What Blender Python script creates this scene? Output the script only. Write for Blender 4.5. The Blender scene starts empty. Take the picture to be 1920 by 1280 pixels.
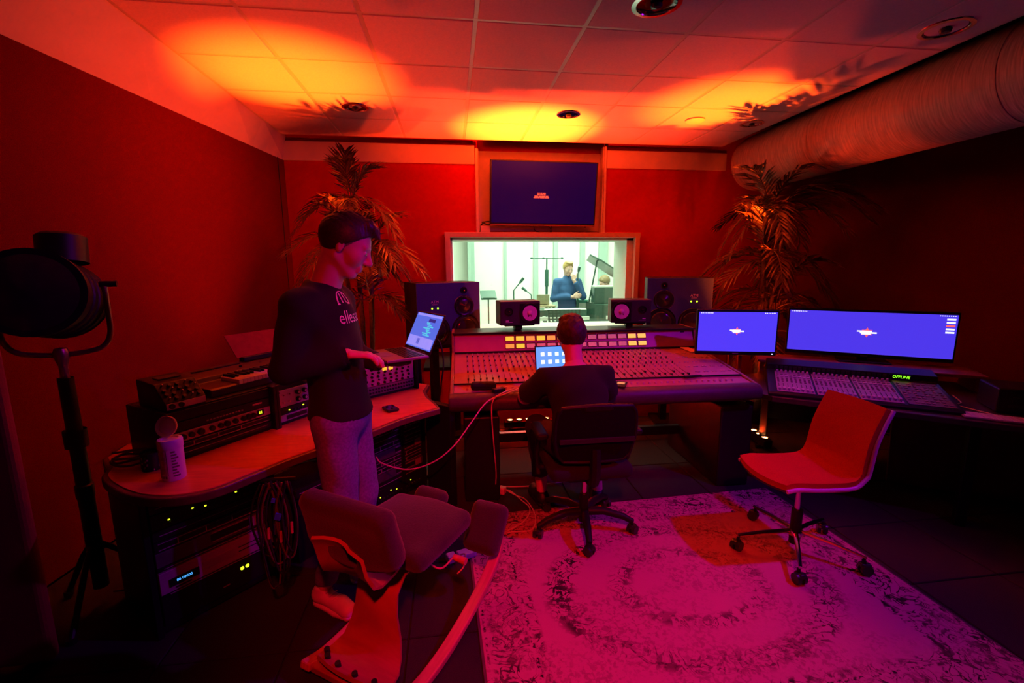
import bpy, bmesh, math, random
import numpy as np
from mathutils import Matrix, Vector, noise
random.seed(7)
SC = bpy.context.scene
COL = SC.collection
PI = math.pi

# ------------------------------------------------------------------ camera
cam_data = bpy.data.cameras.new('camera'); cam = bpy.data.objects.new('camera', cam_data); COL.objects.link(cam)
cam_data.sensor_width = 36.0; cam_data.lens = 16.0; cam_data.clip_start = 0.02; cam_data.clip_end = 60
_F = 853.33
def _n(v): v = np.array(v, float); return v / np.linalg.norm(v)
_dY = _n((846 - 960, 640 - 496, -_F))                       # room depth axis seen in the camera
_nn = np.cross(np.array([1, 0.006, 0]), _dY); _dX = _n(np.cross(_dY, _nn))
if _dX[0] < 0: _dX = -_dX
_dZ = np.cross(_dX, _dY)
_R = np.stack([_dX, _dY, _dZ], 1).T
CAMZ = 1.60
mw = Matrix(((*_R[0], 0), (*_R[1], 0), (*_R[2], CAMZ), (0, 0, 0, 1)))
cam.matrix_world = mw
SC.camera = cam

# ------------------------------------------------------------------ world, exposure
wd = bpy.data.worlds.new('world'); SC.world = wd; wd.use_nodes = True
wd.node_tree.nodes['Background'].inputs[0].default_value = (0.02, 0.0, 0.004, 1)
wd.node_tree.nodes['Background'].inputs[1].default_value = 0.0
SC.view_settings.view_transform = 'Standard'; SC.view_settings.look = 'None'
SC.view_settings.exposure = 0.0; SC.view_settings.gamma = 1.0
SC.view_settings.use_curve_mapping = False
SC.cycles.max_bounces = 6; SC.cycles.diffuse_bounces = 3; SC.cycles.glossy_bounces = 3
SC.cycles.transparent_max_bounces = 12
SC.cycles.sample_clamp_indirect = 4.0

# ------------------------------------------------------------------ lights of the room
def spot(name, loc, target, color, power, size=100, blend=1.0, radius=0.03):
    d = bpy.data.lights.new(name, 'SPOT'); d.color = color; d.energy = power
    d.spot_size = math.radians(size); d.spot_blend = blend; d.shadow_soft_size = radius
    o = bpy.data.objects.new(name, d); COL.objects.link(o); o.location = loc
    o.rotation_euler = (Vector(target) - Vector(loc)).to_track_quat('-Z', 'Y').to_euler()
    return o
def area(name, loc, target, color, power, sx, sy, spread=180):
    d = bpy.data.lights.new(name, 'AREA'); d.shape = 'RECTANGLE'; d.size = sx; d.size_y = sy
    d.color = color; d.energy = power; d.spread = math.radians(spread)
    o = bpy.data.objects.new(name, d); COL.objects.link(o); o.location = loc
    o.rotation_euler = (Vector(target) - Vector(loc)).to_track_quat('-Z', 'Y').to_euler()
    return o
RED = (1.0, 0.045, 0.006); AMBER = (1.0, 0.080, 0.003)
# red and amber LED bars standing on the floor (their bodies are built further down) throw light at the ceiling
LED_BARS = [  # centre, yaw, aim on ceiling, flood power per lens, beam power
    ((0.80, 4.23, 0.0), 0.0, (0.76, 4.62, 2.89), 620, 12000),
    ((2.70, 3.72, 0.0), 1.45, (2.34, 3.82, 2.89), 170, 5000),
    ((-1.20, 3.72, 0.0), 0.35, (-1.04, 3.60, 2.89), 125, 4300)]
for (c, yw, tgt, pw, bp) in LED_BARS:
    for k in (-1, 0, 1):
        dx = 0.22 * k
        p = (c[0] + dx * math.cos(yw), c[1] + dx * math.sin(yw), 0.125)
        spot('led_flood', p, (tgt[0] + dx * 0.6 * math.cos(yw), tgt[1] + (0.35 if yw == 0 else 0.1) + dx * 0.6 * math.sin(yw), tgt[2]), RED, pw, 82, 1.0, 0.022)
    spot('led_beam', (c[0], c[1], 0.125), tgt, AMBER, bp, 33, 1.0, 0.03)
# violet stage light up on the right, behind the photographer's shoulder
spot('violet_lamp', (2.95, 1.25, 2.80), (0.55, 2.45, 0.4), (0.42, 0.001, 1.0), 150, 98, 1.0, 0.05)
# red stage light behind and above the photographer
spot('red_lamp', (0.10, -0.60, 2.80), (0.42, 2.25, 0.35), (1.0, 0.004, 0.012), 430, 56, 1.0, 0.06)
# studio light of the live room beyond the glass
area('live_room_light', (2.0, 7.6, 2.95), (2.0, 7.6, 0), (0.90, 1.0, 0.90), 330, 3.0, 2.6)
# ------------------------------------------------------------------ materials
_mats = {}
def mat(name, col, rough=0.6, metal=0.0, emit=None, es=0.0, var=0.12, scale=30.0, bump=0.0, spec=0.5, stretch=None, sheen=0):
    if name in _mats: return _mats[name]
    m = bpy.data.materials.new(name); m.use_nodes = True
    nt = m.node_tree; N = nt.nodes; L = nt.links
    b = N['Principled BSDF']
    b.inputs['Roughness'].default_value = rough; b.inputs['Metallic'].default_value = metal
    b.inputs['Specular IOR Level'].default_value = spec
    tc = N.new('ShaderNodeTexCoord'); nz = N.new('ShaderNodeTexNoise')
    nz.inputs['Scale'].default_value = scale; nz.inputs['Detail'].default_value = 4
    src = tc.outputs['Object']
    if stretch:
        mp = N.new('ShaderNodeMapping'); mp.inputs['Scale'].default_value = stretch
        L.new(src, mp.inputs['Vector']); src = mp.outputs['Vector']
    L.new(src, nz.inputs['Vector'])
    r = N.new('ShaderNodeValToRGB')
    r.color_ramp.elements[0].color = tuple(c * (1 - var) for c in col[:3]) + (1,)
    r.color_ramp.elements[1].color = tuple(min(1, c * (1 + var)) for c in col[:3]) + (1,)
    r.color_ramp.elements[0].position = 0.3; r.color_ramp.elements[1].position = 0.7
    L.new(nz.outputs['Fac'], r.inputs['Fac']); L.new(r.outputs['Color'], b.inputs['Base Color'])
    if bump:
        bp = N.new('ShaderNodeBump'); bp.inputs['Strength'].default_value = bump; bp.inputs['Distance'].default_value = 0.004
        L.new(nz.outputs['Fac'], bp.inputs['Height']); L.new(bp.outputs['Normal'], b.inputs['Normal'])
    if emit:
        b.inputs['Emission Color'].default_value = (*emit, 1); b.inputs['Emission Strength'].default_value = es
    if sheen:
        b.inputs['Sheen Weight'].default_value = sheen
    _mats[name] = m
    return m

BLACK = lambda: mat('black_plastic', (0.010, 0.010, 0.011), 0.42, spec=0.25)
BLACKM = lambda: mat('black_metal', (0.012, 0.012, 0.013), 0.38, 0.3, spec=0.3)
BLACKF = lambda: mat('black_fabric', (0.010, 0.010, 0.012), 0.9, scale=200, bump=0.3)
CHROME = lambda: mat('chrome', (0.75, 0.75, 0.78), 0.16, 1.0, var=0.03)
SILVER = lambda: mat('silver_panel', (0.42, 0.42, 0.45), 0.42, 0.5, var=0.06)
WHITEP = lambda: mat('white_plastic', (0.72, 0.72, 0.70), 0.4, var=0.05)
DARKP = lambda: mat('dark_grey_panel', (0.03, 0.03, 0.033), 0.45)
WOODR = lambda: mat('red_brown_wood', (0.36, 0.13, 0.055), 0.42, var=0.25, scale=9, stretch=(1, 9, 1))

# ------------------------------------------------------------------ mesh builder
class MB:
    def __init__(s, M=None): s.v = []; s.f = []; s.M = M or Matrix.Identity(4)
    def add(s, vs, fs):
        o = len(s.v)
        s.v += [tuple(s.M @ Vector(p)) for p in vs]; s.f += [tuple(o + i for i in f) for f in fs]
        return s
    def box(s, c, d, rot=None):
        R = rot or Matrix.Identity(3); c = Vector(c); h = [x / 2 for x in d]
        vs = [c + R @ Vector((sx * h[0], sy * h[1], sz * h[2])) for sx in (-1, 1) for sy in (-1, 1) for sz in (-1, 1)]
        return s.add(vs, [(0, 1, 3, 2), (4, 6, 7, 5), (0, 4, 5, 1), (2, 3, 7, 6), (0, 2, 6, 4), (1, 5, 7, 3)])
    def cyl(s, a, b, r1, r2=None, n=16, caps=True):
        a = Vector(a); b = Vector(b); r2 = r1 if r2 is None else r2
        d = (b - a).normalized(); u = d.orthogonal().normalized(); w = d.cross(u)
        vs = []
        for p, r in ((a, r1), (b, r2)):
            vs += [p + (u * math.cos(t) + w * math.sin(t)) * r for t in [2 * PI * i / n for i in range(n)]]
        fs = [(i, (i + 1) % n, n + (i + 1) % n, n + i) for i in range(n)]
        if caps: fs += [tuple(range(n))[::-1], tuple(range(n, 2 * n))]
        return s.add(vs, fs)
    def tube(s, pts, r, n=8, caps=True, flat=None):
        pts = [Vector(p) for p in pts]; rs = r if isinstance(r, (list, tuple)) else [r] * len(pts)
        vs = []; up = None
        for i, p in enumerate(pts):
            t = (pts[min(i + 1, len(pts) - 1)] - pts[max(i - 1, 0)]).normalized()
            if up is None: up = t.orthogonal().normalized()
            up = (up - t * up.dot(t)).normalized() if (up - t * up.dot(t)).length > 1e-6 else t.orthogonal().normalized()
            w = t.cross(up)
            vs += [p + (up * math.cos(a) + w * math.sin(a)) * rs[i] for a in [2 * PI * k / n for k in range(n)]]
        fs = []
        for i in range(len(pts) - 1):
            for k in range(n):
                fs.append((i * n + k, i * n + (k + 1) % n, (i + 1) * n + (k + 1) % n, (i + 1) * n + k))
        if caps: fs += [tuple(range(n))[::-1], tuple(range((len(pts) - 1) * n, len(pts) * n))]
        return s.add(vs, fs)
    def lathe(s, prof, o=(0, 0, 0), n=24, axis='z'):
        o = Vector(o); vs = []; m = len(prof)
        for i in range(n):
            t = 2 * PI * i / n
            for (r, h) in prof:
                p = Vector((r * math.cos(t), r * math.sin(t), h))
                if axis == 'y': p = Vector((p.x, p.z, p.y))          # axis along +y
                if axis == 'x': p = Vector((p.z, p.x, p.y))
                vs.append(o + p)
        fs = []
        for i in range(n):
            j = (i + 1) % n
            for k in range(m - 1):
                fs.append((i * m + k, j * m + k, j * m + k + 1, i * m + k + 1))
        return s.add(vs, fs)
    def prism(s, poly, z0, z1):
        n = len(poly)
        vs = [(x, y, z0) for x, y in poly] + [(x, y, z1) for x, y in poly]
        fs = [tuple(range(n))[::-1], tuple(range(n, 2 * n))] + [(i, (i + 1) % n, n + (i + 1) % n, n + i) for i in range(n)]
        return s.add(vs, fs)
    def sheet(s, rows, th):
        """thick curved sheet from a grid of points (rows of points)"""
        R = len(rows); Cn = len(rows[0]); P = [[Vector(p) for p in r] for r in rows]
        top = []; bot = []
        for i in range(R):
            for j in range(Cn):
                du = P[min(i + 1, R - 1)][j] - P[max(i - 1, 0)][j]; dv = P[i][min(j + 1, Cn - 1)] - P[i][max(j - 1, 0)]
                nn = du.cross(dv); nn = nn.normalized() if nn.length > 1e-9 else Vector((0, 0, 1))
                top.append(P[i][j] + nn * th / 2); bot.append(P[i][j] - nn * th / 2)
        K = R * Cn; fs = []
        for i in range(R - 1):
            for j in range(Cn - 1):
                a, b, c, d = i * Cn + j, i * Cn + j + 1, (i + 1) * Cn + j + 1, (i + 1) * Cn + j
                fs += [(a, d, c, b), (K + a, K + b, K + c, K + d)]
        rim = [j for j in range(Cn)] + [i * Cn + Cn - 1 for i in range(1, R)] + [(R - 1) * Cn + j for j in range(Cn - 2, -1, -1)] + [i * Cn for i in range(R - 2, 0, -1)]
        for q in range(len(rim)):
            a, b = rim[q], rim[(q + 1) % len(rim)]; fs.append((a, b, K + b, K + a))
        return s.add(top + bot, fs)
    def build(s, name, m, parent=None, smooth=False, bevel=0.0, seg=2, sub=0, angle=40):
        me = bpy.data.meshes.new(name)
        bm = bmesh.new(); vv = [bm.verts.new(p) for p in s.v]
        for f in s.f:
            try: bm.faces.new([vv[i] for i in f])
            except ValueError: pass
        bmesh.ops.recalc_face_normals(bm, faces=bm.faces)
        if bevel:
            es = [e for e in bm.edges if len(e.link_faces) == 2 and e.calc_face_angle(0) > math.radians(35)]
            bmesh.ops.bevel(bm, geom=es, offset=bevel, segments=seg, affect='EDGES', clamp_overlap=True, profile=0.5)
        if smooth:
            for f in bm.faces: f.smooth = True
            lim = math.radians(angle)
            for e in bm.edges:
                if len(e.link_faces) == 2 and e.calc_face_angle(0) > lim: e.smooth = False
        bm.to_mesh(me); bm.free()
        return link(name, me, m, parent, sub)
def link(name, me, m, parent=None, sub=0):
    o = bpy.data.objects.new(name, me); COL.objects.link(o)
    if m is not None:
        me.materials.clear(); me.materials.append(m)
    if parent: o.parent = parent
    if sub:
        md = o.modifiers.new('subdivision', 'SUBSURF'); md.levels = sub; md.render_levels = sub
    return o
def tag(o, label=None, cat=None, group=None, kind=None):
    if label: o['label'] = label
    if cat: o['category'] = cat
    if group: o['group'] = group
    if kind: o['kind'] = kind
    return o
def thing(name, label, cat, loc=(0, 0, 0), rz=0.0, group=None, rot=None):
    o = bpy.data.objects.new(name, None); COL.objects.link(o); o.empty_display_size = 0.1
    o.location = loc; o.rotation_euler = rot if rot else (0, 0, rz)
    return tag(o, label, cat, group)
def struct(name, mb, m, parent=None, **k):
    o = mb.build(name, m, parent, **k); o['kind'] = 'structure'; return o
def copy_tree(o, parent=None):
    c = o.copy(); COL.objects.link(c); c.parent = parent
    for ch in list(o.children): copy_tree(ch, c)
    return c
def text(body, name, size, m, parent, Mx, align='CENTER', depth=0.0008, squash=1.0, shear=0.0):
    cu = bpy.data.curves.new(name, 'FONT'); cu.body = body; cu.size = size; cu.align_x = align; cu.align_y = 'CENTER'
    cu.extrude = depth; cu.resolution_u = 2; cu.shear = shear
    t = bpy.data.objects.new(name, cu); COL.objects.link(t)
    bpy.context.view_layer.update()
    me = bpy.data.meshes.new_from_object(t.evaluated_get(bpy.context.evaluated_depsgraph_get()))
    bpy.data.objects.remove(t); bpy.data.curves.remove(cu)
    me.transform(Matrix.Diagonal((squash, 1, 1, 1))); me.transform(Mx)
    return link(name, me, m, parent)
def frame(o, x, y):                      # matrix with origin o, local x axis, local y axis (text lies in that plane)
    x = Vector(x).normalized(); y = Vector(y); y = (y - x * y.dot(x)).normalized(); z = x.cross(y)
    return Matrix(((x.x, y.x, z.x, o[0]), (x.y, y.y, z.y, o[1]), (x.z, y.z, z.z, o[2]), (0, 0, 0, 1)))
def bez(pts, n=8):
    """Catmull-Rom through the points"""
    P = [Vector(p) for p in pts]; P = [P[0] * 2 - P[1]] + P + [P[-1] * 2 - P[-2]]; out = []
    for i in range(1, len(P) - 2):
        for k in range(n):
            t = k / n; a, b, c, d = P[i - 1], P[i], P[i + 1], P[i + 2]
            out.append(0.5 * ((2 * b) + (c - a) * t + (2 * a - 5 * b + 4 * c - d) * t * t + (3 * b - a - 3 * c + d) * t ** 3))
    out.append(P[-2]); return out

# ------------------------------------------------------------------ implicit surfaces (bodies, cushions)
def rcone(a, b, r1, r2):
    a = np.array(a, float); b = np.array(b, float); ba = b - a; l2 = ba.dot(ba)
    def f(P):
        t = np.clip(((P - a) @ ba) / l2, 0, 1)
        return np.linalg.norm(P - a - t[..., None] * ba, axis=-1) - (r1 + (r2 - r1) * t)
    f.bb = (np.minimum(a - r1, b - r2), np.maximum(a + r1, b + r2)); return f
def ell(c, r, R=None):
    c = np.array(c, float); r = np.array(r, float); Rm = np.eye(3) if R is None else np.array(R)
    def f(P):
        q = (P - c) @ Rm; k = np.linalg.norm(q / r, axis=-1); k2 = np.linalg.norm(q / (r * r), axis=-1)
        return k * (k - 1) / np.maximum(k2, 1e-6)
    m = r.max(); f.bb = (c - m, c + m); return f
def rbox(c, h, rad, R=None):
    c = np.array(c, float); h = np.array(h, float); Rm = np.eye(3) if R is None else np.array(R)
    def f(P):
        q = np.abs((P - c) @ Rm) - h + rad
        return np.linalg.norm(np.maximum(q, 0), axis=-1) + np.minimum(q.max(-1), 0) - rad
    m = np.linalg.norm(h); f.bb = (c - m, c + m); return f
def smin(a, b, k):
    if k <= 0: return np.minimum(a, b)
    h = np.maximum(k - np.abs(a - b), 0) / k
    return np.minimum(a, b) - h * h * k * 0.25
def union(prims, k=0.03, infl=0.0):
    def f(P):
        d = None
        for p in prims:
            v = p(P); d = v if d is None else smin(d, v, k)
        return d - infl
    f.bb = (np.min([p.bb[0] for p in prims], 0) - infl, np.max([p.bb[1] for p in prims], 0) + infl); return f
def cut(f, *planes):                     # keep the side the normals point away from
    ps = [(np.array(o, float), _n(nv)) for o, nv in planes]
    def g(P):
        d = f(P)
        for o, nv in ps: d = np.maximum(d, (P - o) @ nv)
        return d
    g.bb = f.bb; return g
def minus(f, *subs, k=0.01):
    def g(P):
        d = f(P)
        for s_ in subs: d = -smin(-d, s_(P), k)
        return d
    g.bb = f.bb; return g
def wrinkle(f, amp=0.006, fr=18.0, dirv=(1, 1, 3)):
    dv = np.array(dirv, float)
    def g(P):
        q = P * fr
        w = np.sin(q[..., 0] * dv[0] + 1.3 * np.sin(q[..., 2] * 0.7 + q[..., 1])) * np.sin(q[..., 2] * dv[2] * 0.5 + 1.7 * np.sin(q[..., 0] * 0.6) + q[..., 1] * dv[1] * 0.4)
        return f(P) + amp * w
    g.bb = f.bb; return g
def nets(f, h=0.012, pad=0.03, bb=None):
    lo, hi = bb if bb else f.bb
    lo = np.array(lo) - pad; hi = np.array(hi) + pad
    n = np.ceil((hi - lo) / h).astype(int) + 1
    ax = [lo[i] + h * np.arange(n[i]) for i in range(3)]
    V = np.empty(n)
    for i0 in range(0, n[0], 16):
        X = np.stack(np.meshgrid(ax[0][i0:i0 + 16], ax[1], ax[2], indexing='ij'), -1)
        V[i0:i0 + 16] = f(X)
    S = V < 0
    corners = [(0, 0, 0), (1, 0, 0), (0, 1, 0), (1, 1, 0), (0, 0, 1), (1, 0, 1), (0, 1, 1), (1, 1, 1)]
    sl = lambda A, c: A[c[0]:A.shape[0] - 1 + c[0], c[1]:A.shape[1] - 1 + c[1], c[2]:A.shape[2] - 1 + c[2]]
    cnt = sum(sl(S, c).astype(int) for c in corners)
    act = (cnt > 0) & (cnt < 8)
    idx = -np.ones(act.shape, int); cells = np.argwhere(act); idx[act] = np.arange(len(cells))
    acc = np.zeros((len(cells), 3)); wt = np.zeros(len(cells))
    vals = {c: sl(V, c)[act] for c in corners}
    for a in corners:
        for d in range(3):
            if a[d]: continue
            b = tuple(a[i] + (1 if i == d else 0) for i in range(3))
            va, vb = vals[a], vals[b]; m = (va < 0) != (vb < 0)
            t = np.where(m, va / np.where(va == vb, 1, va - vb), 0)
            p = np.array(a, float)[None].repeat(len(cells), 0); p[:, d] += t
            acc += np.where(m[:, None], p, 0); wt += m
    verts = lo + (cells + acc / np.maximum(wt, 1)[:, None]) * h
    faces = []
    for d in range(3):
        u, w = [(1, 2), (2, 0), (0, 1)][d]
        s0 = [slice(1, -1)] * 3; s0[d] = slice(0, -1); s1 = list(s0); s1[d] = slice(1, None)
        A = S[tuple(s0)]; B = S[tuple(s1)]; E = np.argwhere(A != B)
        if not len(E): continue
        inside = A[tuple(E.T)]
        E = E + 1; E[:, d] -= 1
        def g(du, dw):
            q = E.copy(); q[:, u] -= du; q[:, w] -= dw; return idx[tuple(q.T)]
        Q = np.stack([g(1, 1), g(0, 1), g(0, 0), g(1, 0)], 1)
        Q[~inside] = Q[~inside][:, ::-1]; faces.append(Q)
    F_ = np.concatenate(faces); F_ = F_[(F_ >= 0).all(1)]
    return verts, F_
def organic(name, f, m, parent=None, h=0.012, relax=1, Mx=None, parts=None):
    vs, fs = nets(f, h)
    if parts:
        for g, hh in parts:
            v2, f2 = nets(g, hh); fs = np.concatenate([fs, f2 + len(vs)]); vs = np.concatenate([vs, v2])
    me = bpy.data.meshes.new(name); me.from_pydata([tuple(v) for v in vs], [], [tuple(int(i) for i in q) for q in fs])
    me.update()
    me.polygons.foreach_set('use_smooth', [True] * len(me.polygons))
    if Mx is not None: me.transform(Mx)
    o = link(name, me, m, parent)
    if relax:
        md = o.modifiers.new('smooth', 'SMOOTH'); md.factor = 0.5; md.iterations = relax
    return o
# ------------------------------------------------------------------ the control room shell
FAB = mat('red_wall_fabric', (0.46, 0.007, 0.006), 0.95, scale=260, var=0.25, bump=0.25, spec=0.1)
FABL = mat('red_wall_fabric_dim', (0.13, 0.003, 0.0025), 0.95, scale=260, var=0.25, bump=0.25, spec=0.1)  # same fabric as the front wall, its colour darkened for the dimmer light here
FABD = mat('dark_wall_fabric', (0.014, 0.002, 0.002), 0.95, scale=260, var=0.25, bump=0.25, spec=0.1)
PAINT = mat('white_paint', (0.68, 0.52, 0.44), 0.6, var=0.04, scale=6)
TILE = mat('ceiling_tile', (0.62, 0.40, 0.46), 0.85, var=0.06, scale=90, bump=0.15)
CARPET = mat('dark_carpet', (0.030, 0.026, 0.026), 0.95, scale=420, var=0.5, bump=0.5, spec=0.15)
YB = 5.20                                   # face of the front wall
WLX = lambda y: -1.68 - (5.2 - y) * 0.144   # left wall line
WRX = lambda y: 3.75 + (5.2 - y) * 0.18     # right wall line
YE = -1.6
fl = MB().prism([(WLX(5.2), 5.2), (WLX(YE), YE), (WRX(YE), YE), (WRX(5.2), 5.2)], -0.06, -0.012)
floor = struct('floor', fl, CARPET)
ct = MB().box((0, 0, -0.0075), (0.494, 0.494, 0.015)).build('carpet_tile', CARPET, floor, bevel=0.004, seg=1)
first = True
for i in range(-6, 11):
    for j in range(-3, 11):
        x = i * 0.5 + 0.02; y = j * 0.5 + 0.03
        if x - 0.25 < WLX(y + 0.25) or x + 0.25 > WRX(y + 0.25) or y + 0.25 > 5.2 or y < YE + 0.25: continue
        o = ct if first else ct.copy()
        if not first: COL.objects.link(o)
        first = False; o.parent = floor; o.location = (x, y, 0); o.rotation_euler.z = PI / 2 * ((i + j) % 2)
def wall_line(name, a, b, z0, z1, m, th=0.1):
    a = Vector((*a, 0)); b = Vector((*b, 0)); d = (b - a).normalized(); n = Vector((-d.y, d.x, 0)) * th
    return struct(name, MB().prism([tuple(a.xy), tuple(b.xy), tuple((b + n).xy), tuple((a + n).xy)], z0, z1), m)
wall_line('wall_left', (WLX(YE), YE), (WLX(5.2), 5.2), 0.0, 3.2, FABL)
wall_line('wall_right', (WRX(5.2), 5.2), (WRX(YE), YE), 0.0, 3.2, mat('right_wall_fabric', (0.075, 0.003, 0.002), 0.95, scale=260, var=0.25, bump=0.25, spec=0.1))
wall_line('wall_rear', (WRX(YE), YE), (WLX(YE), YE), 0.0, 3.2, FABD)
# front wall around the window opening and the screen bay
WX0, WX1, WZ0, WZ1 = -0.01, 2.12, 0.83, 1.90
BX0, BX1 = 0.31, 1.735
w = MB()
w.box(((-1.80 + WX0) / 2, 5.27, 1.6), (WX0 + 1.80, 0.14, 3.2)); w.box(((WX1 + 3.95) / 2, 5.27, 1.6), (3.95 - WX1, 0.14, 3.2))
w.box(((WX0 + WX1) / 2, 5.27, WZ0 / 2), (WX1 - WX0, 0.14, WZ0))
w.box(((WX0 + BX0) / 2, 5.27, (WZ1 + 3.2) / 2), (BX0 - WX0, 0.14, 3.2 - WZ1)); w.box(((BX1 + WX1) / 2, 5.27, (WZ1 + 3.2) / 2), (WX1 - BX1, 0.14, 3.2 - WZ1))
w.box(((BX0 + BX1) / 2, 5.32, (WZ1 + 3.2) / 2), (BX1 - BX0, 0.04, 3.2 - WZ1))
struct('wall_front', w, FAB)
struct('wall_low', MB().box((1.08, 4.46, 0.29), (2.75, 0.05, 0.58)), FAB)
struct('trim_20', MB().box((1.08, 4.81, 0.595), (2.75, 0.81, 0.03)), FABD)
# white painted bay behind the television, and its edge trims
w = MB().box(((BX0 + BX1) / 2, 5.295, 2.40), (BX1 - BX0 - 0.01, 0.012, 0.86)); struct('trim_1', w, PAINT)
w = MB().box((BX0 - 0.012, 5.19, 2.385), (0.024, 0.03, 0.90)); w.box((BX0 + 0.006, 5.245, 2.385), (0.012, 0.09, 0.90)); struct('trim_2', w, PAINT, bevel=0.003)
w = MB().box((BX1 + 0.012, 5.19, 2.41), (0.024, 0.03, 0.96)); w.box((BX1 - 0.006, 5.245, 2.41), (0.012, 0.09, 0.96)); struct('trim_3', w, PAINT, bevel=0.003)
# pale band along the top of the front wall
w = MB().box(((WLX(5.2) + BX0 - 0.03) / 2, 5.19, 2.765), (BX0 - 0.03 - WLX(5.2), 0.02, 0.19)); struct('trim_4', w, PAINT, bevel=0.003)
w = MB().box(((BX1 + 0.03 + 3.20) / 2, 5.19, 2.755), (3.20 - BX1 - 0.03, 0.02, 0.19)); struct('trim_5', w, PAINT, bevel=0.003)
w = MB().box((WLX(4.9) + 0.052, 5.0, 1.33), (0.006, 0.01, 2.66)); struct('trim_6', w, BLACKF())
# sloping soffit between left wall and ceiling
xa, xb = -1.640, -1.640
w = MB()
n = 12
for k in range(n):
    y0 = YE + (5.19 - YE) * k / n; y1 = YE + (5.19 - YE) * (k + 1) / n
    p = [(xa, y0, 2.90), (xa, y1, 2.90), (WLX(y1) + 0.001, y1, 2.67), (WLX(y0) + 0.001, y0, 2.67)]
    w.add(p + [(x - 0.0, y, z + 0.03) for x, y, z in p], [(0, 1, 2, 3), (4, 7, 6, 5), (0, 4, 5, 1), (2, 6, 7, 3), (1, 5, 6, 2), (0, 3, 7, 4)])
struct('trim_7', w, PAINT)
# suspended ceiling: slab, bars and every tile
CX0, CX1, CY1, CZ = -1.634, 3.055, 5.06, 2.89
slab = MB().box(((CX0 + CX1) / 2, (CY1 + YE) / 2 + 0.0, CZ + 0.06), (CX1 - CX0, CY1 - YE - 0.02, 0.08))
ceiling = struct('ceiling', slab, mat('ceiling_back', (0.30, 0.26, 0.25), 0.9))
upper = MB().box((1.0, 1.8, 3.24), (7.5, 7.4, 0.08)); struct('trim_8', upper, FABD)
BAR = mat('ceiling_bar', (0.50, 0.42, 0.42), 0.4, 0.2, var=0.05)
PY = 0.592
xs = [0.166 + 0.604 * k for k in range(-3, 5)]
xs = [CX0] + [x for x in xs if CX0 + 0.1 < x < CX1 - 0.05] + [CX1]
nrow = 11
for x in xs:
    MB().box((x, (CY1 + CY1 - nrow * PY) / 2, CZ + 0.011), (0.024, nrow * PY, 0.018)).build('grid_bar', BAR, ceiling)
for r in range(nrow + 1):
    MB().box(((CX0 + CX1) / 2, CY1 - r * PY, CZ + 0.0105), (CX1 - CX0, 0.024, 0.018)).build('grid_bar', BAR, ceiling)
tcache = {}
DOWN = [(-0.75, 4.16, 0.10), (1.05, 4.14, 0.095), (2.83, 4.21, 0.095), (2.78, 2.46, 0.115), (1.06, 2.42, 0.115)]
for i in range(len(xs) - 1):
    for r in range(nrow):
        wd_ = xs[i + 1] - xs[i]
        key = round(wd_, 3)
        if key not in tcache:
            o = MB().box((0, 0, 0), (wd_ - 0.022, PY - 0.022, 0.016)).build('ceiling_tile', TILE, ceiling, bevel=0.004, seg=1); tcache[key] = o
        else:
            o = tcache[key].copy(); COL.objects.link(o); o.parent = ceiling
        o.location = ((xs[i] + xs[i + 1]) / 2, CY1 - (r + 0.5) * PY, CZ + 0.006 + random.uniform(-0.0015, 0.0015))
for k, (x, y, rr) in enumerate(DOWN):
    where = ['above the left palm', 'in front of the wall television', 'beside the round duct', 'nearest the right wall, large in view', 'cut by the top of the picture'][k]
    t = thing('recessed_downlight', 'unlit chrome recessed ceiling downlight ' + where, 'downlight', (x, y, CZ), 0, 'recessed downlights')
    MB().lathe([(rr * 0.86, -0.004), (rr * 0.88, -0.012), (rr * 1.08, -0.010), (rr * 1.10, -0.002)], n=32).build('trim_ring', CHROME(), t, smooth=True)
    MB().lathe([(rr * 0.87, -0.006), (rr * 0.80, -0.003), (rr * 0.5, -0.0022), (0.0005, -0.002)], n=32).build('reflector', mat('dark_mirror', (0.10, 0.10, 0.12), 0.08, 1.0), t, smooth=True)
    MB().lathe([(0.0005, -0.030), (rr * 0.22, -0.026), (rr * 0.26, -0.010), (rr * 0.2, -0.003)], n=20).build('bulb', mat('dark_glass', (0.04, 0.04, 0.05), 0.05), t, smooth=True)
t = thing('ceiling_cap', 'flat round pale cover plate on ceiling left of the duct downlight', 'cover plate', (2.24, 4.17, CZ))
MB().lathe([(0.0005, -0.022), (0.07, -0.022), (0.085, -0.012), (0.085, -0.002)], n=32).build('plate', PAINT, t, smooth=True)
# big round duct along the right side
DUCT = mat('duct_wrap', (0.46, 0.27, 0.20), 0.55, var=0.35, scale=7, stretch=(1, 14, 1), bump=0.35)
dt = thing('round_duct', 'fat round ventilation duct hanging along the right edge of the ceiling', 'duct', (3.36, 0, 2.68))
R_ = 0.29
MB().lathe([(R_ * 0.94, YE), (R_, YE + 0.01), (R_, 1.6), (R_ * 1.004, 1.61), (R_ * 1.004, 1.66), (R_, 1.67), (R_, 4.86), (R_ * 0.96, 4.90), (0.001, 4.90)], n=48, axis='y').build('duct_body', DUCT, dt, smooth=True)
for yy in (1.0, 2.4, 3.8):
    MB().lathe([(R_ * 1.0, yy), (R_ * 1.012, yy + 0.003), (R_ * 1.012, yy + 0.022), (R_, yy + 0.025)], n=48, axis='y').build('seam_band', DUCT, dt, smooth=True)

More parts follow.
